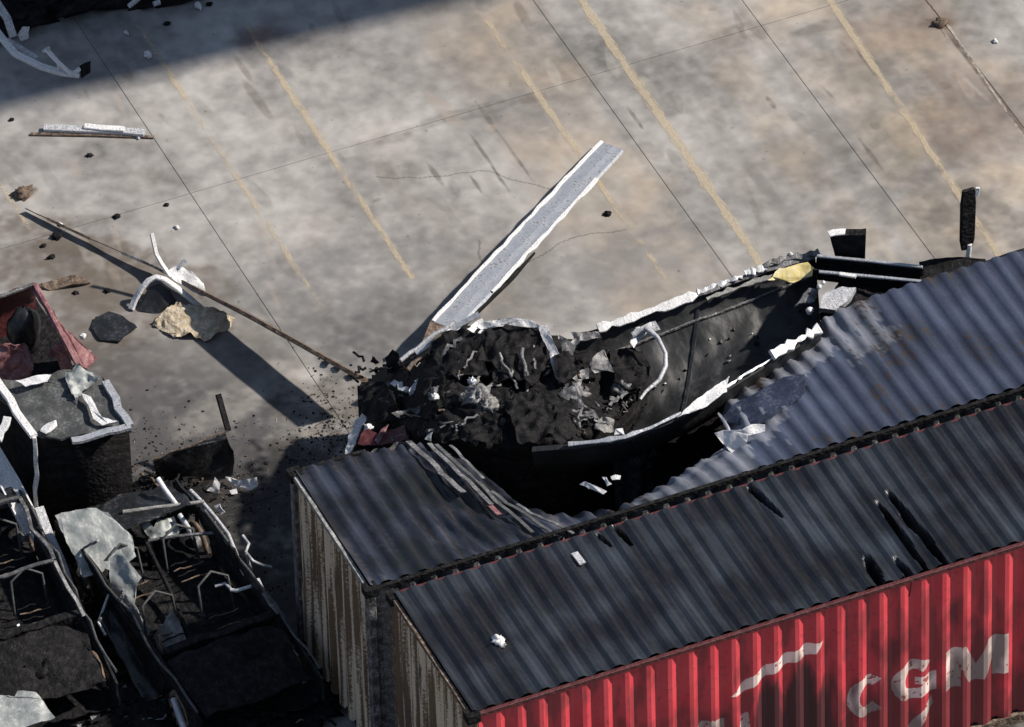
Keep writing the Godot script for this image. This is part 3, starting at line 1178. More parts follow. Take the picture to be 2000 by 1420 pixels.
	sheet(st, [[1640, 550, 2.24], [1800, 560, 2.26], [1740, 600, 2.22], [1690, 640, 2.2], [1620, 650, 2.2], [1600, 620, 2.2]], .05, .05, 1.0)
	obj("charred_panel", st, M.char, root)
	# tail blade standing on end with its stub
	st = begin()
	var tb := P(1888, 500, 2.52)
	var tt := tb + Vector3(.02, 1.06, 0)
	bar(st, [tb + Vector3(0, .12, 0), tb.lerp(tt, .25), tb.lerp(tt, .8), tt], .21, .06, .02, Vector3(0, 0, 1), [.7, .96, 1.0, .8])
	obj("tail_blade", st, M.char, root)
	st = begin()
	tube(st, [tb + Vector3(.02, -.02, 0), tb + Vector3(.03, .2, .02)], .035)
	obj("blade_stub", st, M.white, root)
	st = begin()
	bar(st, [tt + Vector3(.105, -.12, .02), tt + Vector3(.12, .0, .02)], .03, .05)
	obj("lit_edge", st, M.white, root)  # white bar put in as the sunlit right edge of the blade
	# stub standing on the boom
	st = begin()
	sheet(st, [[1622, 450, 2.72], [1692, 446, 2.74], [1690, 512, 2.22], [1636, 506, 2.22]], .12, .012, .8, 3, .01)
	obj("fin_stub", st, M.char, root)
	st = begin()
	sheet(st, [[1616, 452, 2.76], [1652, 446, 2.77], [1650, 458, 2.75], [1622, 462, 2.74]], .02, .01, 1.5)
	obj("bright_edge", st, M.white, root)  # white sliver standing in for the sunlit top of the stub
	# pale crushed box by the tail
	st = begin()
	sheet(st, [[1598, 602, 2.42], [1612, 572, 2.46], [1645, 560, 2.5], [1672, 562, 2.5], [1655, 588, 2.44], [1632, 606, 2.4]], .09, .012, 1.2)
	obj("crushed_box", st, M.pale, root)
	st = begin()
	sheet(st, [[1552, 598, 2.36], [1580, 562, 2.42], [1600, 566, 2.4], [1590, 590, 2.36]], .03, .012, 1.2)
	obj("torn_panel", st, M.burnt, root)
	for q in [[1582, 607, 2.46, .05], [1600, 560, 2.5, .03], [1608, 552, 2.5, .025]]:
		st = begin()
		lump(st, P(q[0], q[1], q[2]), Vector3.ONE * q[3], q[0], .3, 30.0, 12, 8)
		obj("fitting", st, M.white, root)
	# curved frame at the broken mouth of the hull
	st = begin()
	tube(st, pix_line([[1235, 655, 2.2], [1262, 640, 2.26], [1285, 660, 2.24], [1300, 690, 2.18], [1300, 715, 2.12], [1288, 742, 2.06], [1262, 764, 2.0], [1250, 780, 1.98]]), .028, [1.4, 1.8, 1.0, .9, 1.1, 1.0, .8, .7])
	obj("broken_rib", st, M.pale, root)
	st = begin()
	sheet(st, [[1230, 670, 2.14], [1242, 640, 2.2], [1280, 628, 2.22], [1290, 645, 2.2], [1262, 652, 2.16], [1250, 665, 2.12], [1238, 680, 2.1]], .012, .02, 1.5)
	obj("torn_panel", st, M.pale, root)
	# charred nose section: a crumpled mound of burnt structure
	build_nose(root)
	# loose struts and torn strips at the nose
	var strut := func(called: String, a: Array, b: Array, r: float, m: Material, sd: int, flat := false):
		var s := begin()
		var pts := bent(P(a[0], a[1], a[2]), P(b[0], b[1], b[2]), 6, .05, sd)
		if flat:
			bar(s, pts, r * 2.0, r * .5, .004, Vector3(0, .8, .6))
		else:
			tube(s, pts, r)
		obj(called, s, m, root)
	strut.call("strut", [782, 705, 1.75], [890, 628, 2.0], .028, M.pale, 3)
	strut.call("strut", [812, 690, 1.8], [935, 612, 2.1], .035, M.steel, 4, true)
	strut.call("strut", [795, 722, 1.8], [870, 650, 2.0], .03, M.rust, 5)
	strut.call("strut", [892, 668, 2.05], [945, 628, 2.15], .04, M.white, 6, true)
	strut.call("strut", [934, 664, 2.1], [950, 640, 2.15], .04, M.white, 7, true)
	strut.call("strut", [768, 745, 1.6], [800, 765, 1.65], .04, M.steel, 8, true)
	strut.call("strut", [800, 768, 1.7], [822, 742, 1.75], .035, M.pale, 9, true)
	strut.call("strut", [975, 690, 2.3], [1000, 740, 2.2], .02, M.burnt, 10)
	strut.call("strut", [1020, 680, 2.3], [1030, 745, 2.2], .025, M.burnt, 11)
	# crumpled pale skin along the top of the nose
	for s in [
		[[[930, 640, 2.28], [948, 628, 2.32], [1000, 622, 2.34], [1040, 626, 2.32], [1062, 640, 2.3], [1040, 640, 2.28], [990, 634, 2.28], [950, 642, 2.26]], "pale", .03],
		[[[1052, 638, 2.34], [1070, 634, 2.36], [1078, 660, 2.32], [1092, 690, 2.24], [1092, 720, 2.16], [1096, 738, 2.1], [1082, 728, 2.12], [1074, 690, 2.22], [1058, 655, 2.3]], "pale", .03],
		[[[1092, 655, 2.2], [1115, 668, 2.2], [1135, 650, 2.24], [1132, 668, 2.2], [1112, 700, 2.12], [1098, 690, 2.14]], "burnt", .03],
		[[[1115, 650, 2.2], [1168, 648, 2.2], [1175, 660, 2.16], [1120, 668, 2.16]], "burnt", .03],
		[[[1152, 712, 2.14], [1165, 692, 2.2], [1180, 684, 2.22], [1192, 712, 2.16], [1200, 728, 2.1], [1175, 726, 2.1], [1162, 730, 2.1]], "ash", .04],
		[[[1118, 740, 2.1], [1135, 722, 2.14], [1150, 718, 2.14], [1150, 740, 2.08], [1130, 748, 2.06]], "burnt", .03],
		[[[1090, 770, 2.15], [1102, 758, 2.2], [1120, 756, 2.2], [1135, 778, 2.14], [1148, 796, 2.1], [1120, 800, 2.08], [1108, 786, 2.1]], "burnt", .04],
		[[[1140, 805, 2.1], [1160, 800, 2.12], [1172, 822, 2.08], [1150, 818, 2.06]], "burnt", .03],
		[[[1160, 838, 2.1], [1175, 815, 2.16], [1200, 820, 2.14], [1200, 840, 2.08], [1180, 848, 2.06]], "ash", .05],
		[[[1200, 850, 2.5], [1202, 838, 2.56], [1216, 836, 2.56], [1220, 850, 2.52]], "white", .02],
		[[[690, 830, 1.15], [708, 808, 1.25], [716, 815, 1.25], [702, 850, 1.15], [690, 880, 1.05], [674, 892, 1.0], [680, 862, 1.05]], "pale", .03],
		[[[765, 808, 1.7], [790, 800, 1.75], [820, 792, 1.78], [842, 800, 1.76], [840, 822, 1.7], [812, 812, 1.7], [780, 818, 1.66]], "burnt", .04],
		[[[732, 860, 1.5], [745, 838, 1.55], [760, 828, 1.58], [752, 850, 1.5], [738, 868, 1.46]], "red_faded", .03],
		[[[700, 870, 1.4], [712, 840, 1.45], [740, 850, 1.45], [790, 830, 1.6], [800, 860, 1.55], [745, 872, 1.45]], "red_dark", .03],
		[[[830, 858, 2.1], [838, 838, 2.2], [848, 838, 2.2], [842, 862, 2.1]], "pale", .02],
		[[[752, 700, 1.35], [768, 682, 1.5], [778, 690, 1.5], [790, 720, 1.3], [760, 730, 1.25]], "char", .03]]:
		st = begin()
		sheet(st, s[0], .012, s[2], 1.6)
		obj("torn_panel", st, M[s[1]], root)
	# dark crumpled cabin skin
	for s in [
		[[[842, 668, .0], [880, 646, .0], [930, 634, .0], [960, 640, .0], [948, 690, .0], [956, 735, .0], [900, 742, .0], [862, 720, .0]], "soot_sheet", .05],
		[[[952, 640, .02], [1000, 630, .02], [1050, 636, .02], [1072, 668, .02], [1066, 720, .0], [1040, 762, .0], [1000, 742, .0], [968, 752, .0], [950, 700, .0]], "char_gloss", .06],
		[[[828, 745, .05], [866, 728, .05], [880, 760, .05], [862, 800, .05], [838, 815, .05]], "soot_sheet", .05],
		[[[708, 760, .1], [745, 742, .1], [776, 770, .1], [784, 806, .1], [752, 832, .1], [716, 815, .1]], "char_gloss", .05],
		[[[850, 815, .04], [900, 800, .04], [960, 812, .04], [985, 850, .04], [930, 872, .04], [860, 862, .04]], "char_gloss", .06],
		[[[985, 790, .04], [1040, 775, .04], [1090, 800, .04], [1080, 850, .04], [1010, 862, .04]], "hull", .06],
		[[[1080, 700, .05], [1110, 690, .05], [1130, 740, .05], [1090, 752, .05]], "soot_sheet", .05],
		[[[1190, 690, .1], [1240, 680, .1], [1270, 720, .1], [1250, 770, .1], [1200, 750, .1]], "char_gloss", .05]]:
		st = begin()
		var pl := []
		for q in s[0]:
			pl.append([q[0], q[1], nose_h(q[0], q[1]) + .1 + q[2]])
		sheet(st, pl, .012, s[2] * 1.5, 1.3, 4, .06)
		obj("cabin_skin", st, M.char, root)
	# machinery lumps in the burnt belly
	for q in [[930, 775, 2.35, .16, "burnt"], [955, 790, 2.35, .10, "ash"], [852, 770, 2.15, .09, "burnt"], [850, 775, 2.2, .045, "white"], [922, 745, 2.42, .05, "steel"], [905, 775, 2.38, .045, "ash"], [1075, 822, 2.25, .05, "pale"], [1120, 770, 2.0, .16, "burnt"], [1215, 760, 1.9, .12, "burnt"], [1240, 730, 1.95, .1, "char"], [720, 835, 1.4, .05, "white"]]:
		st = begin()
		lump(st, P(q[0], q[1], q[2]), Vector3(q[3], q[3] * .8, q[3]), q[0] * .37, .55, 40.0, 20, 14)
		obj("machinery", st, M[q[4]], root)
	for q in [[850, 700, 900, 660, .05], [905, 720, 960, 650, .03], [985, 700, 1010, 760, .03], [1035, 660, 1050, 730, .03], [830, 790, 880, 765, .04], [1120, 800, 1190, 830, .04], [900, 830, 960, 800, .03], [1190, 790, 1245, 760, .04]]:
		st = begin()
		var pa := P(q[0], q[1], nose_h(q[0], q[1]) + .14)
		var pb := P(q[2], q[3], nose_h(q[2], q[3]) + .14)
		bar(st, bent(pa, pb, 10, .06, int(q[0])), q[4], .012, .003, Vector3(.2, .9, .2))
		obj("bent_strip", st, M.burnt, root)
	# tangle of burnt scraps
	var rng := RandomNumberGenerator.new()
	rng.seed = 1234
	for k in 170:
		var px := rng.randf_range(700, 1250)
		var py := rng.randf_range(690, 860)
		var hh := nose_h(px, py) + rng.randf_range(.0, .10)
		st = begin()
		if k % 3 == 0:
			var a := P(px, py, hh)
			tube(st, bent(a, a + Vector3(rng.randf_range(-.3, .3), rng.randf_range(-.08, .12), rng.randf_range(-.3, .3)), 5, .08, k), rng.randf_range(.008, .02))
		else:
			shard(st, P(px, py, hh), rng.randf_range(.03, .09), rng)
		var key: String = ["char", "char", "char", "burnt", "char_gloss", "burnt", "char", "ash", "rust"][rng.randi() % 9]
		obj("scrap", st, M[key], root)
	for k in 26:
		var t := rng.randf_range(.02, .95)
		var i := int(t * NU)
		var p: Vector3 = inner[i][rng.randi_range(5, 11)]
		st = begin()
		shard(st, p + Vector3(0, .02, 0), rng.randf_range(.02, .05), rng)
		obj("scrap", st, M[["char", "burnt", "steel", "char"][k % 4]], root)
	raise = 0.0

func nose_h(px: float, py: float) -> float:
	var h := lerpf(.95, 2.05, smoothstep(690.0, 900.0, px))
	h += .2 * smoothstep(720.0, 860.0, py) * smoothstep(820.0, 900.0, px)
	h -= .35 * smoothstep(1080.0, 1250.0, px)
	return h

func build_nose(root: Node3D) -> void:
	var poly := PackedVector2Array()
	for q in [[690, 752], [722, 735], [752, 706], [770, 684], [790, 700], [830, 668], [880, 644], [935, 634], [990, 628], [1045, 634], [1080, 652], [1130, 664], [1240, 660], [1290, 700], [1290, 760], [1240, 820], [1150, 890], [1000, 905], [860, 890], [780, 870], [700, 884], [680, 872], [700, 820], [706, 780]]:
		poly.append(Vector2(q[0], q[1]))
	var step := 7.0
	var st := begin()
	var vert := func(x: float, y: float) -> Vector3:
		var q := Vector2(x, y)
		var d := 0.0
		if Geometry2D.is_point_in_polygon(q, poly):
			d = poly_dist(q, poly)
		var h := nose_h(x, y)
		var e := smoothstep(0.0, 34.0, d)
		h += (e - 1.0) * .35
		var n := 1.0 - absf(N2.get_noise_2d(x * .55, y * .55)) * 2.4
		h += e * (.05 * n + .16 * N1.get_noise_2d(x * .12, y * .12))
		# vertical folds of the cabin skin
		h += e * .06 * sin((x + y * .35) * .16) * smoothstep(860.0, 940.0, x) * (1.0 - smoothstep(730.0, 790.0, y))
		return P(x, y, h)
	var nx := int((1300 - 670) / step)
	var ny := int((910 - 620) / step)
	var g := []
	var ins := []
	for j in ny + 1:
		var r := []
		var s := []
		for i in nx + 1:
			var x := 670 + i * step
			var y := 620 + j * step
			r.append(vert.call(x, y))
			s.append(Geometry2D.is_point_in_polygon(Vector2(x, y), poly))
		g.append(r)
		ins.append(s)
	for j in ny:
		for i in nx:
			if ins[j][i] and ins[j][i + 1] and ins[j + 1][i] and ins[j + 1][i + 1]:
				st.set_smooth_group(0)
				quad(st, g[j][i], g[j][i + 1], g[j + 1][i + 1], g[j + 1][i])
				# close the body down to the concrete along its outline
				for e in [[j, i, j, i + 1, j - 1, i], [j + 1, i + 1, j + 1, i, j + 1, i], [j + 1, i, j, i, j, i - 1], [j, i + 1, j + 1, i + 1, j, i + 1]]:
					var jj: int = e[4]
					var ii: int = e[5]
					var open := jj < 0 or ii < 0 or jj >= ny or ii >= nx
					if not open:
						open = not (ins[jj][ii] and ins[jj][ii + 1] and ins[jj + 1][ii] and ins[jj + 1][ii + 1])
					if open:
						var a: Vector3 = g[e[0]][e[1]]
						var b: Vector3 = g[e[2]][e[3]]
						st.set_smooth_group(-1)
						quad(st, a, b, Vector3(b.x, .0 if b.z < -.05 else .2, min(b.z, b.z)), Vector3(a.x, .0 if a.z < -.05 else .2, a.z))
	obj("charred_cabin", st, M.char, root)

# ---------------------------------------------------------------- blades
func build_blades() -> void:
	var t := thing("rotor_blade", "flat silver grey blade with white edges propped against the black wreck", "blade", "", P(900, 640, 0.0))
	var a := P(868, 640, .42)
	var b := P(1196, 288, .07)
	var dirv := (b - a).normalized()
	var side := (P(1040, 490, 1.0) - P(1000, 450, 1.0)).normalized()
	side = (side - dirv * side.dot(dirv)).normalized()
	var up := dirv.cross(side).normalized()
	if up.y < 0:
		up = -up
	var w := .36
	var n := 24
	var st := begin()
	var prof := [[-.5, .0, 0.0], [-.42, .03, .0], [-.2, .03, 0.0], [.05, .036, 0.0], [.24, .026, 0.0], [.42, .022, 0.0], [.5, .0, 0.0]]
	var rings := []
	for i in n + 1:
		var u := float(i) / n
		var c := a.lerp(b, u) + up * .02 * N1.get_noise_1d(i * 25.0)
		var ww := w * (1.0 + .12 * (N2.get_noise_1d(i * 30.0)))
		var ring := []
		for p in prof:
			ring.append(c + side * ww * p[0] + up * (p[1] + .006 * N1.get_noise_2d(i * 60.0, p[0] * 100)))
		for k in range(prof.size() - 2, 0, -1):
			ring.append(c + side * ww * prof[k][0] - up * .03)
		rings.append(ring)
	for i in n:
		var m: int = rings[0].size()
		for j in m:
			st.set_smooth_group(j)
			quad(st, rings[i][j], rings[i + 1][j], rings[i + 1][(j + 1) % m], rings[i][(j + 1) % m])
	st.set_smooth_group(-1)
	for e in [0, n]:
		for j in range(1, rings[e].size() - 1):
			tri(st, rings[e][0], rings[e][j], rings[e][j + 1])
	var skin := obj("blade_skin", st, M.blade, t)
	for s in [-1.0, 1.0]:
		st = begin()
		var pts := []
		var sc := []
		var k0 := 0 if s < 0 else 5
		for i in range(k0, n + (1 if s < 0 else -3)):
			var u := float(i) / n
			var ww := w * (1.0 + .12 * (N2.get_noise_1d(i * 30.0)))
			pts.append(a.lerp(b, u) + side * s * ww * .47 + up * .035)
			sc.append(1.0 + (.5 if s < 0 else 1.4) * N3.get_noise_2d(i * 45.0, s * 30.0))
		bar(st, pts, .045, .024, .005, up, sc)
		obj("edge_strip", st, M.white, skin)
	# dark root arm, drawn on under the blade as painted shade
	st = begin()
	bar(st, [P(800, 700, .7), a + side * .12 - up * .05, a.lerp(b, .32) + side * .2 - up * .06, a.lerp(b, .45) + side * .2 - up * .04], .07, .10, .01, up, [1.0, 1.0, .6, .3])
	obj("shade_spar", st, M.char, t)
	st = begin()
	sheet_pts(st, [a - side * .2 + up * .03, a + side * .16 + up * .03, a - dirv * .35 + side * .02, a - dirv * .45 - side * .08], PackedVector2Array([Vector2(0, 0), Vector2(1, 0), Vector2(.7, 1), Vector2(.2, 1.2)]), .02, .015, 1.0, 2, .0)
	obj("blade_root", st, M.rust, t)

	t = thing("rotor_blade", "thin brown blade seen edge on, reaching from the wreck across the concrete", "blade", "", P(390, 575, 0.0))
	var e0 := P(712, 742, .62)
	var e1 := P(300, 520, .14)
	var e2 := P(52, 408, .06)
	var line := [e0, e0.lerp(e1, .5) + Vector3(0, .03, 0), e1, e1.lerp(e2, .5) - Vector3(0, .02, 0), e2]
	var view := -ray(390, 575).normalized()
	var flat := view                        # its chord happens to lie along the line of sight
	flat.y = .62
	flat = flat.normalized()
	st = begin()
	var pts := []
	var sc := []
	for i in 25:
		pts.append(at_line(line, i / 24.0) + Vector3(0, .012 * N1.get_noise_1d(i * 30.0), 0))
		sc.append(lerpf(1.35, .32, smoothstep(6.0, 15.0, float(i))) + .08 * N2.get_noise_1d(i * 37.0))
	sweep(st, pts, [Vector2(-.016, -.13), Vector2(.016, -.13), Vector2(.026, 0), Vector2(.016, .13), Vector2(-.016, .13), Vector2(-.026, 0)], false, flat, sc)
	obj("blade_skin", st, M.rust, t)
	st = begin()
	pts = []
	for i in range(9, 16):
		pts.append(at_line(line, i / 24.0) + flat * (.138 * lerpf(1.35, .32, smoothstep(6.0, 15.0, float(i)))))
	bar(st, pts, .04, .016, .004, flat)
	obj("edge_strip", st, M.ash, t)
	st = begin()
	pts = []
	for i in range(18, 23):
		pts.append(at_line(line, i / 24.0) + flat * (.138 * lerpf(1.35, .32, smoothstep(6.0, 15.0, float(i)))))
	bar(st, pts, .035, .016, .004, flat)
	obj("edge_strip", st, M.rust, t)
	for q in [[632, 712, .4], [655, 722, .42], [680, 738, .45]]:
		st = begin()
		lump(st, P(q[0], q[1], q[2]), Vector3(.06, .035, .05), q[0], .5, 40.0, 12, 8)
		obj("bracket", st, M.pale, t)

# ---------------------------------------------------------------- debris on the left
func simple_sheet(called: String, label: String, cat: String, pix: Array, m: Material, thick := .012, amp := .03, freq := 1.0, group := "") -> Node3D:
	var c := Vector2.ZERO
	for q in pix:
		c += Vector2(q[0], q[1])
	c /= pix.size()
	var t := thing(called, label, cat, group, P(c.x, c.y, 0))
	var st := begin()
	sheet(st, pix, thick, amp, freq)
	obj("panel", st, m, t)
	return t

func legs(t: Node3D, list: Array, m: Material, r := .02) -> void:       # bent supports down to the concrete
	for q in list:
		var p := P(q[0], q[1], q[2])
		var st := begin()
		tube(st, bent(p, Vector3(p.x + .05, 0.0, p.z - .04), 4, .05, int(q[0])), r)
		obj("support", st, m, t)

func car_shell(t: Node3D, pos: Vector3, yaw: float, sd: int, roof: bool) -> void:
	# burnt-out car body: local x across, z along, y up
	var T := Transform3D(Basis(Vector3.UP, yaw), pos)
	var rng := RandomNumberGenerator.new()
	rng.seed = sd
	var st: SurfaceTool
	var pl := func(list: Array) -> Array:
		var r := []
		for q in list:
			r.append(T * Vector3(q[0], q[1], q[2]))
		return r
	for s in [-1.0, 1.0]:
		var prof := [[-2.05, .3], [-1.75, .3], [-1.66, .52], [-1.36, .66], [-1.06, .54], [-.96, .24], [.96, .24], [1.06, .54], [1.36, .66], [1.66, .52], [1.76, .3], [2.05, .3], [2.05, .66], [1.0, .84], [-1.1, .88], [-2.05, .78]]
		var pts := []
		var flat := PackedVector2Array()
		for q in prof:
			pts.append(T * Vector3(s * .82, q[1], q[0]))
			flat.append(Vector2(q[0], q[1]))
		st = begin()
		sheet_pts(st, pts, flat, .03, .03, .8, 2, 0.0)
		obj("side_panel", st, M.char if s < 0 else M.char_gloss, t)
		st = begin()
		tube(st, bent(T * Vector3(s * .83, .80, 2.0), T * Vector3(s * .83, .90, -1.2), 10, .05, sd + int(s)), .018)
		obj("sill_edge", st, M.soot_sheet, t)
		for p in [[.78, .88, .95, .62, 1.34, .35], [.8, .88, -.2, .62, 1.38, -.25], [.78, .88, -1.3, .6, 1.34, -.9]]:
			st = begin()
			var k := 1.0 if roof else rng.randf_range(.25, .6)
			var a := T * Vector3(s * p[0], p[1], p[2])
			var b := T * Vector3(s * p[3], p[4], p[5])
			bar(st, bent(a, a.lerp(b, k), 4, .04, sd + int(p[2] * 9)), .05, .03)
			obj("pillar", st, M.burnt if rng.randf() < .5 else M.char, t)
		if roof:
			st = begin()
			bar(st, bent(T * Vector3(s * .62, 1.36, .36), T * Vector3(s * .6, 1.34, -.92), 6, .05, sd + 20), .05, .035)
			obj("roof_rail", st, M.burnt, t)
		for z in [1.36, -1.36]:
			st = begin()
			var ring := []
			for k in 15:
				var a := TAU * k / 14.0
				ring.append(T * Vector3(s * .78, .27 + sin(a) * .25, z + cos(a) * .25))
			tube(st, ring, .035)
			var wheel := obj("wheel", st, M.rust, t)
			st = begin()
			tube(st, [T * Vector3(s * .70, .27, z), T * Vector3(s * .80, .27, z)], .1)
			obj("hub", st, M.burnt, wheel)
	if roof:
		for z in [.36, -.92]:
			st = begin()
			bar(st, bent(T * Vector3(-.62, 1.35, z), T * Vector3(.62, 1.35, z), 6, .05, sd + 31), .05, .03)
			obj("roof_bow", st, M.soot_sheet, t)
	var plate := func(called: String, list: Array, m: Material, amp: float):
		var pts: Array = pl.call(list)
		var flat := PackedVector2Array()
		for q in list:
			flat.append(Vector2(q[0], q[2]))
		var s2 := begin()
		sheet_pts(s2, pts, flat, .015, amp, 1.0, 3, .05)
		obj(called, s2, m, t)
	plate.call("floor_pan", [[-.8, .25, -2.0], [.8, .25, -2.0], [.8, .25, 2.0], [-.8, .25, 2.0]], M.char, .05)
	plate.call("hood", [[-.76, .80, 1.0], [-.2, .90, 1.05], [.5, .84, 1.0], [.74, .78, 1.2], [.7, .66, 2.0], [-.72, .66, 2.02]], M.char, .06)
	plate.call("trunk_lid", [[-.74, .86, -1.35], [.74, .86, -1.4], [.7, .8, -2.02], [-.72, .78, -2.0]], M.char_gloss, .05)
	for q in [[-.38, .25], [.38, .25], [-.38, -.75], [.38, -.75]]:
		st = begin()
		tube(st, pl.call([[q[0] - .22, .35, q[1] - .2], [q[0] - .2, .8, q[1] - .32], [q[0], .92, q[1] - .36], [q[0] + .2, .8, q[1] - .32], [q[0] + .22, .35, q[1] - .2]]), .018)
		var seat := obj("seat", st, M.soot_sheet, t)
		for k in 4:
			st = begin()
			tube(st, bent(T * Vector3(q[0] - .2, .48, q[1] - .15 + k * .11), T * Vector3(q[0] + .2, .48, q[1] - .15 + k * .11), 5, .03, sd + k), .01)
			obj("spring", st, M.rust if k % 2 else M.char, seat)
	st = begin()
	bar(st, bent(T * Vector3(-.74, .78, .85), T * Vector3(.74, .78, .85), 8, .06, sd + 3), .12, .14)
	obj("dashboard", st, M.char, t)
	st = begin()
	lump(st, T * Vector3(.05, .55, 1.45), Vector3(.4, .25, .3), sd * .7, .5, 40.0, 24, 16)
	obj("engine_block", st, M.char, t)

func build_left() -> void:
	var st: SurfaceTool
	var t: Node3D
	# white bent frame and sheet
	t = thing("bent_wreckage", "white bent metal frame with an arched bar and a torn sheet, under the brown blade", "debris", "", P(330, 590, 0))
	st = begin()
	bar(st, pix_line([[256, 604, .02], [264, 584, .12], [276, 564, .24], [290, 548, .32], [305, 541, .36], [322, 546, .34], [345, 562, .28], [370, 582, .16], [398, 606, .03]]), .085, .045, .012)
	obj("arch", st, M.white, t)
	st = begin()
	sheet(st, [[318, 532, .36], [338, 522, .40], [352, 520, .40], [376, 532, .36], [398, 554, .28], [404, 578, .2], [390, 576, .2], [366, 562, .26], [340, 548, .32]], .015, .035, 1.4)
	obj("torn_sheet", st, M.white, t)
	st = begin()
	bar(st, pix_line([[333, 540, .34], [316, 516, .45], [305, 496, .55], [296, 456, .78]]), .05, .04)
	obj("post", st, M.white, t)
	st = begin()
	bar(st, pix_line([[348, 524, .4], [358, 512, .46], [363, 508, .48]]), .06, .03)
	obj("tab", st, M.pale, t)
	st = begin()
	sheet(st, [[272, 606, .02], [282, 578, .14], [294, 560, .24], [312, 554, .28], [334, 568, .22], [346, 588, .1], [322, 606, .02], [300, 613, .0]], .015, .01, 1.0)
	obj("dark_infill", st, M.char_gloss, t)
	simple_sheet("crumpled_cloth", "tan crumpled sheet with ragged edges beside the white bent frame", "cloth", [[298, 634, .03], [316, 612, .1], [345, 592, .14], [372, 596, .14], [402, 600, .12], [438, 612, .12], [460, 622, .06], [446, 645, .03], [420, 656, .05], [404, 668, .02], [372, 652, .08], [340, 660, .02]], M.tan, .01, .045, 2.6)
	simple_sheet("charred_plate", "dark oval charred plate with brown rim beside the faded red box", "plate", [[178, 640, .03], [186, 620, .03], [212, 608, .03], [240, 618, .03], [268, 640, .03], [250, 652, .03], [234, 668, .03], [196, 664, .03]], M.char_gloss, .008, .01, .9)
	# faded red box
	t = thing("steel_box", "faded red open steel box with a black burnt inside", "box", "", P(60, 680, 0))
	st = begin()
	sheet(st, [[60, 556, .98], [70, 552, .98], [98, 600, .84], [128, 642, .60], [165, 676, .30], [190, 700, .05], [170, 722, .05], [140, 702, .62], [124, 664, .9]], .03, .02, 1.0)
	obj("side_panel", st, M.red_faded, t)
	st = begin()
	sheet(st, [[-60, 598, .98], [64, 554, .98], [70, 566, .6], [66, 640, .05], [-60, 690, .05]], .03, .02, 1.0)
	obj("back_panel", st, M.red_dark, t)
	st = begin()
	bar(st, pix_line([[-60, 600, 1.0], [20, 572, 1.0], [66, 555, 1.0]]), .05, .04)
	obj("rim", st, M.burnt, t)
	st = begin()
	bar(st, pix_line([[66, 555, 1.0], [96, 606, .98], [126, 664, .96], [150, 712, .7]]), .05, .04)
	obj("rim", st, M.red_faded, t)
	st = begin()
	sheet(st, [[-30, 690, .5], [10, 668, .6], [48, 672, .55], [66, 700, .4], [60, 735, .1], [-30, 748, .1]], .02, .07, 2.0)
	obj("front_panel", st, M.red_faded, t)
	st = begin()
	sheet(st, [[92, 690, .5], [108, 672, .6], [126, 662, .7], [138, 700, .4], [146, 722, .25], [120, 724, .2], [112, 700, .4]], .02, .03, 1.5)
	obj("torn_flap", st, M.red_faded, t)
	st = begin()
	sheet(st, [[-60, 620, .08], [66, 575, .08], [130, 680, .08], [140, 735, .08], [-60, 760, .08]], .05, .02, 1.0)
	obj("floor", st, M.char, t)
	st = begin()
	lump(st, P(48, 648, .45), Vector3(.22, .40, .2), 3.0, .2, 20.0)
	obj("drum", st, M.char_gloss, t)
	simple_sheet("charred_strip", "brown burnt strip lying behind the faded red box", "debris", [[72, 558, .03], [110, 546, .05], [142, 540, .06], [176, 552, .03], [150, 558, .03], [96, 566, .02]], M.rust, .03, .03, 1.5)
	for q in [[162, 657, .05], [173, 692, .06]]:
		var z := thing("metal_scrap", "small white lump on the slope of the faded red box", "scrap", "white lumps by the red box", P(q[0], q[1], 0))
		st = begin()
		lump(st, P(q[0], q[1], .32 if q[1] < 670 else .12), Vector3.ONE * q[2] * .8, q[0], .5, 40.0, 12, 8)
		obj("fragment", st, M.white, z)
	# burnt cabin box
	t = thing("burned_cabin", "burnt steel cabin with a sooty grey roof and a pale bent frame", "cabin", "", P(120, 980, 0))
	st = begin()
	sheet(st, [[-60, 735, 1.62], [0, 742, 1.64], [60, 742, 1.66], [125, 726, 1.68], [190, 730, 1.66], [212, 760, 1.64], [252, 830, 1.6], [190, 846, 1.58], [120, 862, 1.56], [70, 852, 1.56], [30, 800, 1.58]], .03, .045, .7)
	obj("roof", st, M.soot_sheet, t)
	for s in [[[30, 745, 1.72], [60, 738, 1.74], [100, 732, 1.75], [92, 746, 1.72], [50, 756, 1.7]], [[158, 768, 1.72], [178, 776, 1.72], [190, 800, 1.7], [200, 816, 1.7], [232, 824, 1.68], [200, 832, 1.66], [182, 818, 1.68], [176, 800, 1.69]], [[78, 842, 1.65], [95, 826, 1.68], [110, 822, 1.7], [112, 832, 1.68], [90, 848, 1.66]]]:
		st = begin()
		sheet(st, s, .012, .02, 1.5)
		obj("roof_scrap", st, M.white, t)
	st = begin()
	sheet(st, [[128, 735, 1.72], [150, 716, 1.76], [180, 728, 1.76], [196, 745, 1.74], [160, 762, 1.7], [150, 785, 1.68], [140, 770, 1.7]], .015, .06, 1.8)
	obj("roof_scrap", st, M.sheet, t)
	for l in [[[-10, 738, 1.68], [30, 790, 1.66], [66, 852, 1.62]], [[66, 852, 1.62], [70, 915, 1.1], [70, 985, .55]], [[-5, 860, 1.5], [14, 815, 1.62]], [[205, 745, 1.70], [232, 790, 1.68], [254, 832, 1.64]], [[254, 832, 1.64], [200, 848, 1.62], [140, 862, 1.6]]]:
		st = begin()
		bar(st, bent(P(l[0][0], l[0][1], l[0][2]), P(l[-1][0], l[-1][1], l[-1][2]), 5, .03, int(l[0][0]) + 40), .10, .05)
		obj("frame_bar", st, M.white if l[0][0] < 100 else M.steel, t)
	st = begin()
	var cb := [P(70, 856, 1.55), P(252, 834, 1.55)]
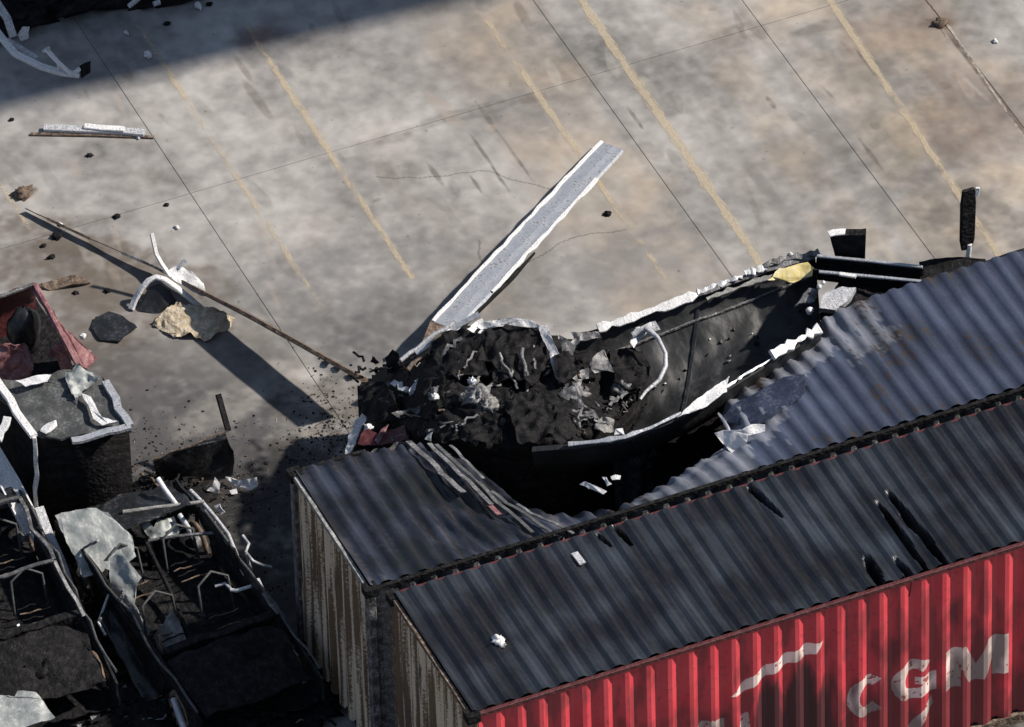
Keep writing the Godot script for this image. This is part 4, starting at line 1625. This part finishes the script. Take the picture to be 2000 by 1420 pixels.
	quad(st, cb[0], cb[1], Vector3(cb[1].x, .0, cb[1].z), Vector3(cb[0].x, .0, cb[0].z))
	var ba := P(-60, 700, 1.55)
	quad(st, cb[0], Vector3(cb[0].x, 0, cb[0].z), Vector3(ba.x, 0, ba.z), ba)
	var bb := P(200, 735, 1.55)
	quad(st, cb[1], bb, Vector3(bb.x, 0, bb.z), Vector3(cb[1].x, 0, cb[1].z))
	obj("body_panel", st, M.char, t)
	# broad pale beam
	t = thing("steel_beam", "broad pale steel beam leaning past the burnt cabin", "beam", "", P(30, 980, 0))
	st = begin()
	channel(st, [P(-40, 850, 1.15), P(20, 950, .85), P(66, 1040, .5)], .26, .07, .02, Vector3(0, .8, .6))
	obj("channel_web", st, M.white, t)
	st = begin()
	sheet(st, [[35, 1010, .62], [60, 985, .75], [70, 1000, .72], [66, 1062, .42]], .015, .01, 1.0)
	obj("torn_end", st, M.steel, t)
	legs(t, [[20, 950, .8], [62, 1030, .5]], M.char, .03)
	t = thing("steel_beam", "narrow pale steel bar sloping down below the broad beam", "beam", "", P(105, 1070, 0))
	st = begin()
	bar(st, [P(76, 992, .85), P(95, 1045, .72), P(118, 1095, .58), P(134, 1142, .42)], .12, .05)
	obj("bar", st, M.pale, t)
	legs(t, [[95, 1045, .7], [130, 1130, .45]], M.char, .03)
	# sheets lower down
	t = simple_sheet("crumpled_sheet", "large grey green crumpled metal sheet lying beside the pale bars", "sheet metal", [[108, 1012, 1.02], [150, 998, 1.05], [188, 996, 1.06], [212, 1004, 1.05], [224, 1018, 1.0], [258, 1048, .92], [266, 1088, .8], [256, 1096, .78], [228, 1118, .72], [205, 1108, .76], [188, 1120, .72], [162, 1128, .7], [136, 1070, .86]], M.sheet, .012, .07, .8)
	legs(t, [[140, 1020, 1.0], [240, 1060, .85], [180, 1100, .74]], M.char, .03)
	t = simple_sheet("crumpled_sheet", "tall pale twisted metal sheet standing next to the burned-out car", "sheet metal", [[218, 1090, .98], [236, 1072, 1.06], [252, 1096, .98], [276, 1128, .86], [264, 1148, .78], [262, 1180, .62], [300, 1238, .36], [286, 1244, .32], [240, 1196, .5], [216, 1150, .7]], M.sheet, .012, .05, 1.0)
	legs(t, [[240, 1100, .9], [250, 1180, .6]], M.char, .03)
	t = simple_sheet("crumpled_sheet", "dark sooty sheet with one pale edge leaning in the debris", "sheet metal", [[208, 1164, .72], [216, 1190, .62], [246, 1220, .5], [290, 1290, .3], [335, 1380, .05], [300, 1400, .05], [240, 1300, .3], [206, 1238, .5], [192, 1216, .6]], M.char_gloss, .012, .05, 1.0)
	legs(t, [[215, 1200, .6]], M.char, .03)
	st = begin()
	tube(st, pix_line([[212, 1162, .74], [202, 1188, .68], [192, 1216, .62], [206, 1240, .52]]), .018)
	obj("pale_edge", st, M.pale, t)
	t = simple_sheet("crumpled_sheet", "small pale pointed sheet stuck in the black debris", "sheet metal", [[300, 1242, .42], [320, 1220, .52], [336, 1192, .64], [352, 1220, .52], [366, 1252, .38], [352, 1288, .24], [334, 1270, .3], [314, 1274, .28]], M.ash, .012, .04, 1.4)
	legs(t, [[336, 1230, .45]], M.char, .02)
	t = simple_sheet("crumpled_sheet", "pale flat sheet with a torn end lying on a burned car hood", "sheet metal", [[-20, 1358, .98], [28, 1362, .99], [34, 1350, 1.0], [70, 1354, 1.0], [108, 1404, .92], [40, 1424, .9], [-20, 1430, .9]], M.sheet, .012, .03, 1.0)
	legs(t, [[30, 1390, .9]], M.char, .02)
	t = thing("steel_bar", "thin bright straight bar in the black debris", "bar", "", P(60, 1255, 0))
	st = begin()
	bar(st, [P(34, 1220, .5), P(80, 1288, .2)], .045, .03)
	obj("bar", st, M.pale, t)
	legs(t, [[40, 1228, .45], [78, 1284, .2]], M.char, .02)
	# upright dark panel with a post
	t = thing("panel_wreckage", "dark upright panel with a black post beside the burned-out car", "panel", "", P(390, 930, 0))
	st = begin()
	sheet(st, [[298, 900, .55], [330, 884, .62], [380, 868, .66], [440, 845, .7], [456, 880, .5], [456, 926, .12], [400, 945, .02], [330, 952, .02], [306, 930, .2]], .02, .03, .9)
	obj("panel", st, M.char_gloss, t)
	st = begin()
	tube(st, bent(P(296, 898, .57), P(442, 842, .72), 8, .02, 8), .013)
	obj("edge_bar", st, M.rust, t)
	st = begin()
	bar(st, [P(446, 842, .66), P(426, 770, 1.0)], .07, .06)
	obj("post", st, M.char, t)
	legs(t, [[440, 850, .66]], M.char, .02)
	# burned-out car
	t = thing("burned_car", "burned-out car shell with thin pale side rails, next to the container end wall", "car", "", P(420, 1200, 0))
	var ca := P(366, 1160, .8)
	car_shell(t, Vector3(ca.x, 0, ca.z), .06, 31, false)
	for l in [
		[[[372, 958, .82], [396, 982, .82], [420, 1010, .80], [446, 1044, .78], [462, 1084, .74], [474, 1116, .7], [488, 1138, .66]], .026, "pale"],
		[[[488, 1138, .66], [504, 1132, .68], [520, 1166, .62], [540, 1210, .56], [556, 1256, .5], [580, 1282, .42]], .026, "pale"],
		[[[450, 1152, .66], [462, 1154, .66], [500, 1142, .68], [504, 1132, .68]], .024, "white"],
		[[[240, 1000, .84], [300, 992, .86], [350, 986, .86], [398, 980, .84]], .026, "ash"],
		[[[308, 934, 1.05], [322, 956, .96], [344, 986, .86]], .034, "white"],
		[[[420, 1145, .66], [440, 1140, .68], [452, 1152, .66]], .022, "steel"],
		[[[350, 1005, .82], [362, 1022, .76], [374, 1042, .7]], .034, "pale"],
		[[[290, 1056, .72], [340, 1048, .74], [400, 1042, .76], [444, 1040, .78]], .022, "burnt"],
		[[[286, 1060, .7], [300, 1090, .6], [330, 1150, .5], [372, 1250, .35]], .03, "char"],
		[[[380, 1252, .4], [430, 1240, .42], [480, 1238, .42], [530, 1226, .45]], .02, "burnt"]]:
		st = begin()
		tube(st, pix_line(l[0]), l[1])
		obj("rail", st, M[l[2]], t)
	st = begin()
	sheet(st, [[262, 1010, .72], [285, 1006, .74], [300, 1030, .7], [310, 1016, .72], [340, 1010, .74], [352, 1040, .66], [340, 1050, .64], [296, 1054, .62]], .02, .05, 1.6)
	obj("torn_plate", st, M.sheet, t)
	for q in [[382, 970, .78], [470, 1105, .66], [555, 1250, .45], [300, 990, .8], [380, 1255, .35], [290, 1060, .66]]:
		st = begin()
		var p := P(q[0], q[1], q[2])
		bar(st, [p, Vector3(p.x, 0, p.z)], .05, .05)
		obj("leg", st, M.char, t)
	t = thing("burned_car", "burned-out black car shell with bare roof frame beside the pale steel beam", "car", "", P(0, 1200, 0))
	var cb2 := P(-2, 1150, .8)
	car_shell(t, Vector3(cb2.x, 0, cb2.z), -.05, 77, true)
	# thin tubes by the container
	t = thing("twisted_tube", "thin twisted pale tube lying near the container end wall", "tube", "", P(500, 1090, 0))
	st = begin()
	tube(st, pix_line([[474, 1046, .35], [486, 1062, .32], [480, 1078, .3], [494, 1096, .25], [512, 1104, .2], [530, 1108, .14]]), .02)
	obj("tube", st, M.pale, t)
	st = begin()
	tube(st, pix_line([[480, 1080, .3], [490, 1112, .12], [488, 1126, .02]]), .02)
	obj("tube_branch", st, M.steel, t)
	# thin frame at the bottom
	t = thing("bent_wreckage", "thin crooked frame of dark and pale bars low beside the container", "debris", "", P(390, 1370, 0))
	for l in [[[[386, 1304, .55], [398, 1326, .48], [410, 1346, .42]], .022, "pale"], [[[410, 1346, .42], [402, 1374, .3], [394, 1404, .12], [392, 1420, .0]], .016, "burnt"], [[[410, 1346, .42], [424, 1368, .34], [434, 1392, .2], [440, 1410, .0]], .02, "burnt"], [[[340, 1364, .45], [348, 1390, .36], [360, 1424, .2]], .05, "steel"]]:
		st = begin()
		tube(st, pix_line(l[0]), l[1])
		obj("bar", st, M[l[2]], t)
	# shards between the chassis and the dark panel
	var rng := RandomNumberGenerator.new()
	rng.seed = 5150
	for s in [[[404, 958, .08], [420, 932, .22], [430, 945, .16], [428, 962, .06]], [[440, 930, .1], [466, 938, .12], [484, 936, .16], [502, 932, .2], [504, 948, .12], [490, 958, .06], [462, 950, .05]], [[448, 958, .06], [462, 954, .08], [464, 964, .04], [452, 966, .03]], [[418, 988, .1], [428, 984, .14], [438, 1000, .1], [430, 1006, .06]], [[280, 938, .1], [296, 936, .14], [292, 956, .06], [282, 954, .05]]]:
		simple_sheet("torn_shard", "torn pale metal shard on the ground behind the burned-out car", "scrap", s, M.white, .012, .02, 2.0, "pale shards by the car")
	# heaps of burnt matter
	for q in [[250, 1400, .8, .16, .6, "low heap of black charred debris under the dark sooty sheet"], [520, 1390, .8, .16, .6, "low heap of black charred debris against the container end walls"], [330, 970, .5, .14, .35, "low heap of black charred debris between cabin and car"], [160, 1240, .5, .16, .6, "low heap of black charred debris between the two burned cars"]]:
		t = thing("debris_heap", q[5], "debris", "", P(q[0], q[1], 0))
		st = begin()
		lump(st, P(q[0], q[1], 0) , Vector3(q[2], q[3], q[4]), q[0] * .13, .6, 34.0, 48, 30)
		obj("heap", st, M.char, t)
		for k in 60:
			var a := rng.randf() * TAU
			var r := sqrt(rng.randf())
			var p := P(q[0], q[1], 0) + Vector3(cos(a) * r * q[2], q[3] * sqrt(1.02 - r * r) + .02, sin(a) * r * q[4])
			st = begin()
			if k % 3 == 0:
				tube(st, bent(p, p + Vector3(rng.randf_range(-.35, .35), rng.randf_range(-.05, .12), rng.randf_range(-.35, .35)), 4, .06, k), rng.randf_range(.008, .02))
			else:
				shard(st, p, rng.randf_range(.04, .15), rng)
			obj("scrap", st, M[["char", "char", "char_gloss", "burnt", "char", "char", "rust", "char"][rng.randi() % 8]], t)
	# strip on the open concrete
	t = thing("metal_strip", "long pale metal strip lying alone on the open concrete", "strip", "", P(180, 255, 0))
	st = begin()
	bar(st, [P(86, 250, .05), P(160, 253, .05), P(240, 256, .05), P(282, 260, .05)], .12, .05)
	obj("strip", st, M.pale, t)
	st = begin()
	bar(st, [P(165, 246, .09), P(200, 250, .09), P(242, 252, .09)], .10, .03)
	obj("raised_strip", st, M.white, t)
	st = begin()
	bar(st, [P(60, 262, .015), P(180, 264, .015), P(300, 268, .015)], .05, .03)
	obj("lower_strip", st, M.rust, t)
	# wrecked truss at the top left
	t = thing("bent_truss", "white bent truss with curved bars at the edge of the black burnt heap", "debris", "", P(80, 120, 0))
	for l in [[[[-30, 30, .5], [0, 70, .4], [30, 105, .3], [80, 130, .2], [120, 142, .12], [154, 146, .06]], .06, "white"], [[[14, 78, .3], [44, 96, .25], [72, 114, .22]], .045, "pale"], [[[90, 96, .4], [112, 120, .3], [140, 146, .1]], .04, "white"], [[[84, 100, .36], [96, 94, .42]], .04, "pale"], [[[-10, 0, .7], [14, 36, .6], [26, 72, .4]], .06, "pale"], [[[112, 118, .28], [118, 140, .12]], .03, "white"], [[[140, 146, .08], [156, 134, .16]], .04, "white"]]:
		st = begin()
		bar(st, pix_line(l[0]), l[1] * 1.7, l[1], .012)
		obj("truss_bar", st, M[l[2]], t)
	st = begin()
	sheet(st, [[34, 68, .4], [44, 52, .5], [58, 52, .5], [56, 74, .36], [42, 80, .32]], .03, .03, 1.5)
	obj("gusset", st, M.pale, t)
	st = begin()
	sheet(st, [[154, 130, .14], [176, 120, .14], [176, 142, .06], [160, 152, .03]], .03, .03, 1.5)
	obj("burnt_end", st, M.char, t)
	t = thing("debris_heap", "black burnt heap with a few white sticks behind the white bent truss", "debris", "", P(150, 0, 0))
	for q in [[20, 20, 1.0, .35, .5], [170, -10, 1.1, .32, .42], [330, -25, .9, .25, .32], [70, -40, 1.4, .5, .6]]:
		st = begin()
		lump(st, P(q[0], q[1], 0), Vector3(q[2], q[3], q[4]), q[0] * .11 + 3.0, .5, 34.0, 40, 24)
		obj("heap", st, M.char, t)
	for l in [[[252, 12, .3], [272, -4, .42]], [[300, 8, .2], [312, 4, .2]]]:
		st = begin()
		tube(st, pix_line(l), .035)
		obj("stick", st, M.pale, t)
	# small scraps on the open concrete
	for q in [[289, 107, .055], [387, 12, .05], [270, 268, .03], [346, 444, .03], [1943, 80, .035], [118, 438, .03], [246, 64, .035], [1545, 497, .03]]:
		var z := thing("metal_scrap", "small white scrap on the open concrete", "scrap", "white scraps on the concrete", P(q[0], q[1], 0))
		st = begin()
		lump(st, P(q[0], q[1], q[2] * .5), Vector3(q[2] * .8, q[2] * .7, q[2] * 1.3), q[0], .6, 40.0, 12, 8)
		obj("fragment", st, M.white, z)
	for q in [[1186, 417, .055], [175, 303, .045], [45, 376, .13], [228, 422, .05], [325, 400, .035], [326, 46, .045], [84, 480, .04], [100, 502, .05], [110, 462, .07], [1838, 44, .10], [210, 568, .045], [408, 8, .045], [22, 234, .035], [148, 572, .04]]:
		var z := thing("charred_fragment", "small black charred fragment on the open concrete", "fragment", "charred fragments on the concrete", P(q[0], q[1], 0))
		st = begin()
		lump(st, P(q[0], q[1], q[2] * .3), Vector3(q[2], q[2] * .5, q[2] * .8), q[0], .6, 40.0, 14, 8)
		obj("fragment", st, M.char if q[2] < .1 else M.rust, z)
	# scrap on the roofs
	raise = .31
	t = simple_sheet("torn_flap", "cream torn plate standing at the edge of the crushed roof hole", "plate", [[1396, 845, 2.60], [1412, 840, 2.64], [1450, 838, 2.68], [1468, 828, 2.72], [1494, 830, 2.72], [1494, 842, 2.66], [1462, 850, 2.62], [1456, 874, 2.46], [1432, 886, 2.4], [1418, 870, 2.46]], M.white, .012, .03, 1.2)
	legs(t, [[1440, 868, 2.46]], M.char, .02)
	simple_sheet("dark_film", "shiny dark blue sheet crumpled on the roof beside the hull", "sheet", [[1405, 824, 2.36], [1430, 792, 2.48], [1470, 772, 2.55], [1530, 736, 2.62], [1572, 734, 2.64], [1572, 768, 2.62], [1530, 798, 2.58], [1495, 826, 2.54], [1450, 830, 2.42]], M.blue_film, .012, .03, .6)
	for s in [[[1132, 946, 2.36], [1142, 940, 2.4], [1162, 948, 2.38], [1186, 960, 2.34], [1178, 966, 2.32], [1150, 954, 2.34]], [[1176, 932, 2.38], [1184, 932, 2.4], [1196, 946, 2.38], [1186, 950, 2.36]], [[1192, 930, 2.38], [1212, 928, 2.4], [1210, 936, 2.38], [1196, 938, 2.36]]]:
		simple_sheet("torn_shard", "bright torn shard at the lower lip of the roof hole", "scrap", s, M.white, .012, .015, 2.0, "bright shards at the roof hole")
	raise = 0.0
	t = thing("metal_scrap", "small white scrap lying near the roof edge of the red container", "scrap", "", P(975, 1253, CH))
	st = begin()
	lump(st, P(975, 1252, CH + .03), Vector3(.07, .04, .09), 5.0, .7, 40.0, 14, 8)
	obj("fragment", st, M.white, t)
	t = thing("metal_scrap", "small pale plate on the black roof below the roof gap", "scrap", "", P(1130, 1090, CH))
	st = begin()
	bar(st, [P(1122, 1080, CH + .035), P(1138, 1101, CH + .035)], .09, .02)
	obj("fragment", st, M.pale, t)
	# ash and splinters nobody could count
	var ash := thing("charred_rubble", "scattered black splinters and ash round the wreck and debris", "rubble", "", P(400, 1000, 0))
	ash.set_meta("kind", "stuff")
	for v in 3:
		var mm := MultiMesh.new()
		mm.transform_format = MultiMesh.TRANSFORM_3D
		st = begin()
		if v == 0:
			lump(st, Vector3.ZERO, Vector3(1, .5, .8), 2.0, .6, 40.0, 7, 5)
		elif v == 1:
			lump(st, Vector3.ZERO, Vector3(1, .25, .4), 6.0, .5, 40.0, 7, 5)
		else:
			bar(st, [Vector3(-1.6, 0, 0), Vector3(0, .2, .1), Vector3(1.5, 0, -.2)], .3, .2)
		st.generate_normals()
		mm.mesh = st.commit()
		var xf := []
		for k in 1400:
			var px := 0.0
			var py := 0.0
			if k % 5 < 3:
				px = rng.randf_range(0, 560)
				py = rng.randf_range(900, 1420)
			elif k % 5 == 3:
				px = rng.randfn(330, 110)
				py = rng.randfn(920, 60)
			else:
				px = rng.randfn(640, 45)
				py = rng.randfn(860, 60)
			var p := P(px, py, 0)
			if p.x > -.15 and p.z > -.1:
				continue
			var s := rng.randf_range(.005, .022)
			xf.append(Transform3D(Basis.from_euler(Vector3(rng.randf() * .6, rng.randf() * TAU, rng.randf() * .6)).scaled(Vector3.ONE * s), p + Vector3(0, s * .3, 0)))
		mm.instance_count = xf.size()
		for k in xf.size():
			mm.set_instance_transform(k, xf[k])
		var mi := MultiMeshInstance3D.new()
		mi.multimesh = mm
		mi.material_override = [M.char, M.rust, M.burnt][v]
		mi.name = "splinters"
		mi.position = -ash.position
		ash.add_child(mi, true)

# ---------------------------------------------------------------- unseen crane, added outside the frame to shade the far corner
func build_shade_crane(sun: Vector3) -> void:
	var a := P(0, 205, 0)
	var b := P(880, 0, 0)
	var d := (b - a).normalized()
	var away := d.cross(Vector3.UP)
	if away.z > 0:
		away = -away
	var h := 11.0
	var lift := sun * (h / sun.y)
	var mid := (a + b) * .5 + away * 2.6 + lift
	var t := thing("shade_crane", "unseen blue crane added to cast shade over the far corner of the yard", "crane", "", Vector3(mid.x, 0, mid.z))
	var st := begin()
	bar(st, [mid - d * 14.0, mid + d * 52.0], 5.2, 1.6, .1)
	obj("girder", st, M.girder, t)
	for e in [32.0, 50.0]:
		for s in [-2.2, 2.2]:
			st = begin()
			var p: Vector3 = mid + d * e + away * s
			bar(st, [Vector3(p.x, 0, p.z), p], .6, .6, .05)
			obj("leg", st, M.girder, t)

func _ready() -> void:
	cam_basis = Basis.from_euler(CAM_ROT)
	var cam := Camera3D.new()
	cam.name = "camera"
	cam.fov = CAM_FOV
	cam.near = 1.0
	cam.far = 900.0
	cam.transform = Transform3D(cam_basis, CAM_POS)
	add_child(cam)
	cam.make_current()
	var env := Environment.new()
	env.background_mode = Environment.BG_SKY
	var sm := ProceduralSkyMaterial.new()
	sm.sky_top_color = Color(.50, .58, .70)
	sm.sky_horizon_color = Color(.72, .77, .84)
	sm.ground_bottom_color = Color(.30, .29, .27)
	sm.ground_horizon_color = Color(.60, .62, .64)
	sm.sky_curve = .15
	var sky := Sky.new()
	sky.sky_material = sm
	env.sky = sky
	env.background_energy_multiplier = .6
	env.tonemap_mode = Environment.TONE_MAPPER_LINEAR
	env.tonemap_exposure = 1.3
	env.sdfgi_enabled = true
	env.ssao_enabled = true
	env.ssil_enabled = true
	var we := WorldEnvironment.new()
	we.environment = env
	we.name = "environment"
	add_child(we)
	var el := deg_to_rad(44.0)
	var off := deg_to_rad(17.0)                       # how far the sun stands off the line of the containers
	var sun_dir := Vector3(cos(off) * cos(el), sin(el), sin(off) * cos(el))
	var sun := DirectionalLight3D.new()
	sun.name = "sun"
	sun.light_energy = 1.6
	sun.light_color = Color(1.0, .965, .92)
	sun.light_angular_distance = 2.0
	sun.shadow_enabled = true
	add_child(sun)
	sun.look_at_from_position(sun_dir * 100.0, Vector3.ZERO, Vector3.UP)
	make_materials()
	print("materials")
	build_ground()
	print("ground")
	build_containers()
	print("containers")
	build_shade_crane(sun_dir)
	build_wreck()
	print("wreck")
	build_blades()
	build_left()
	print("done")
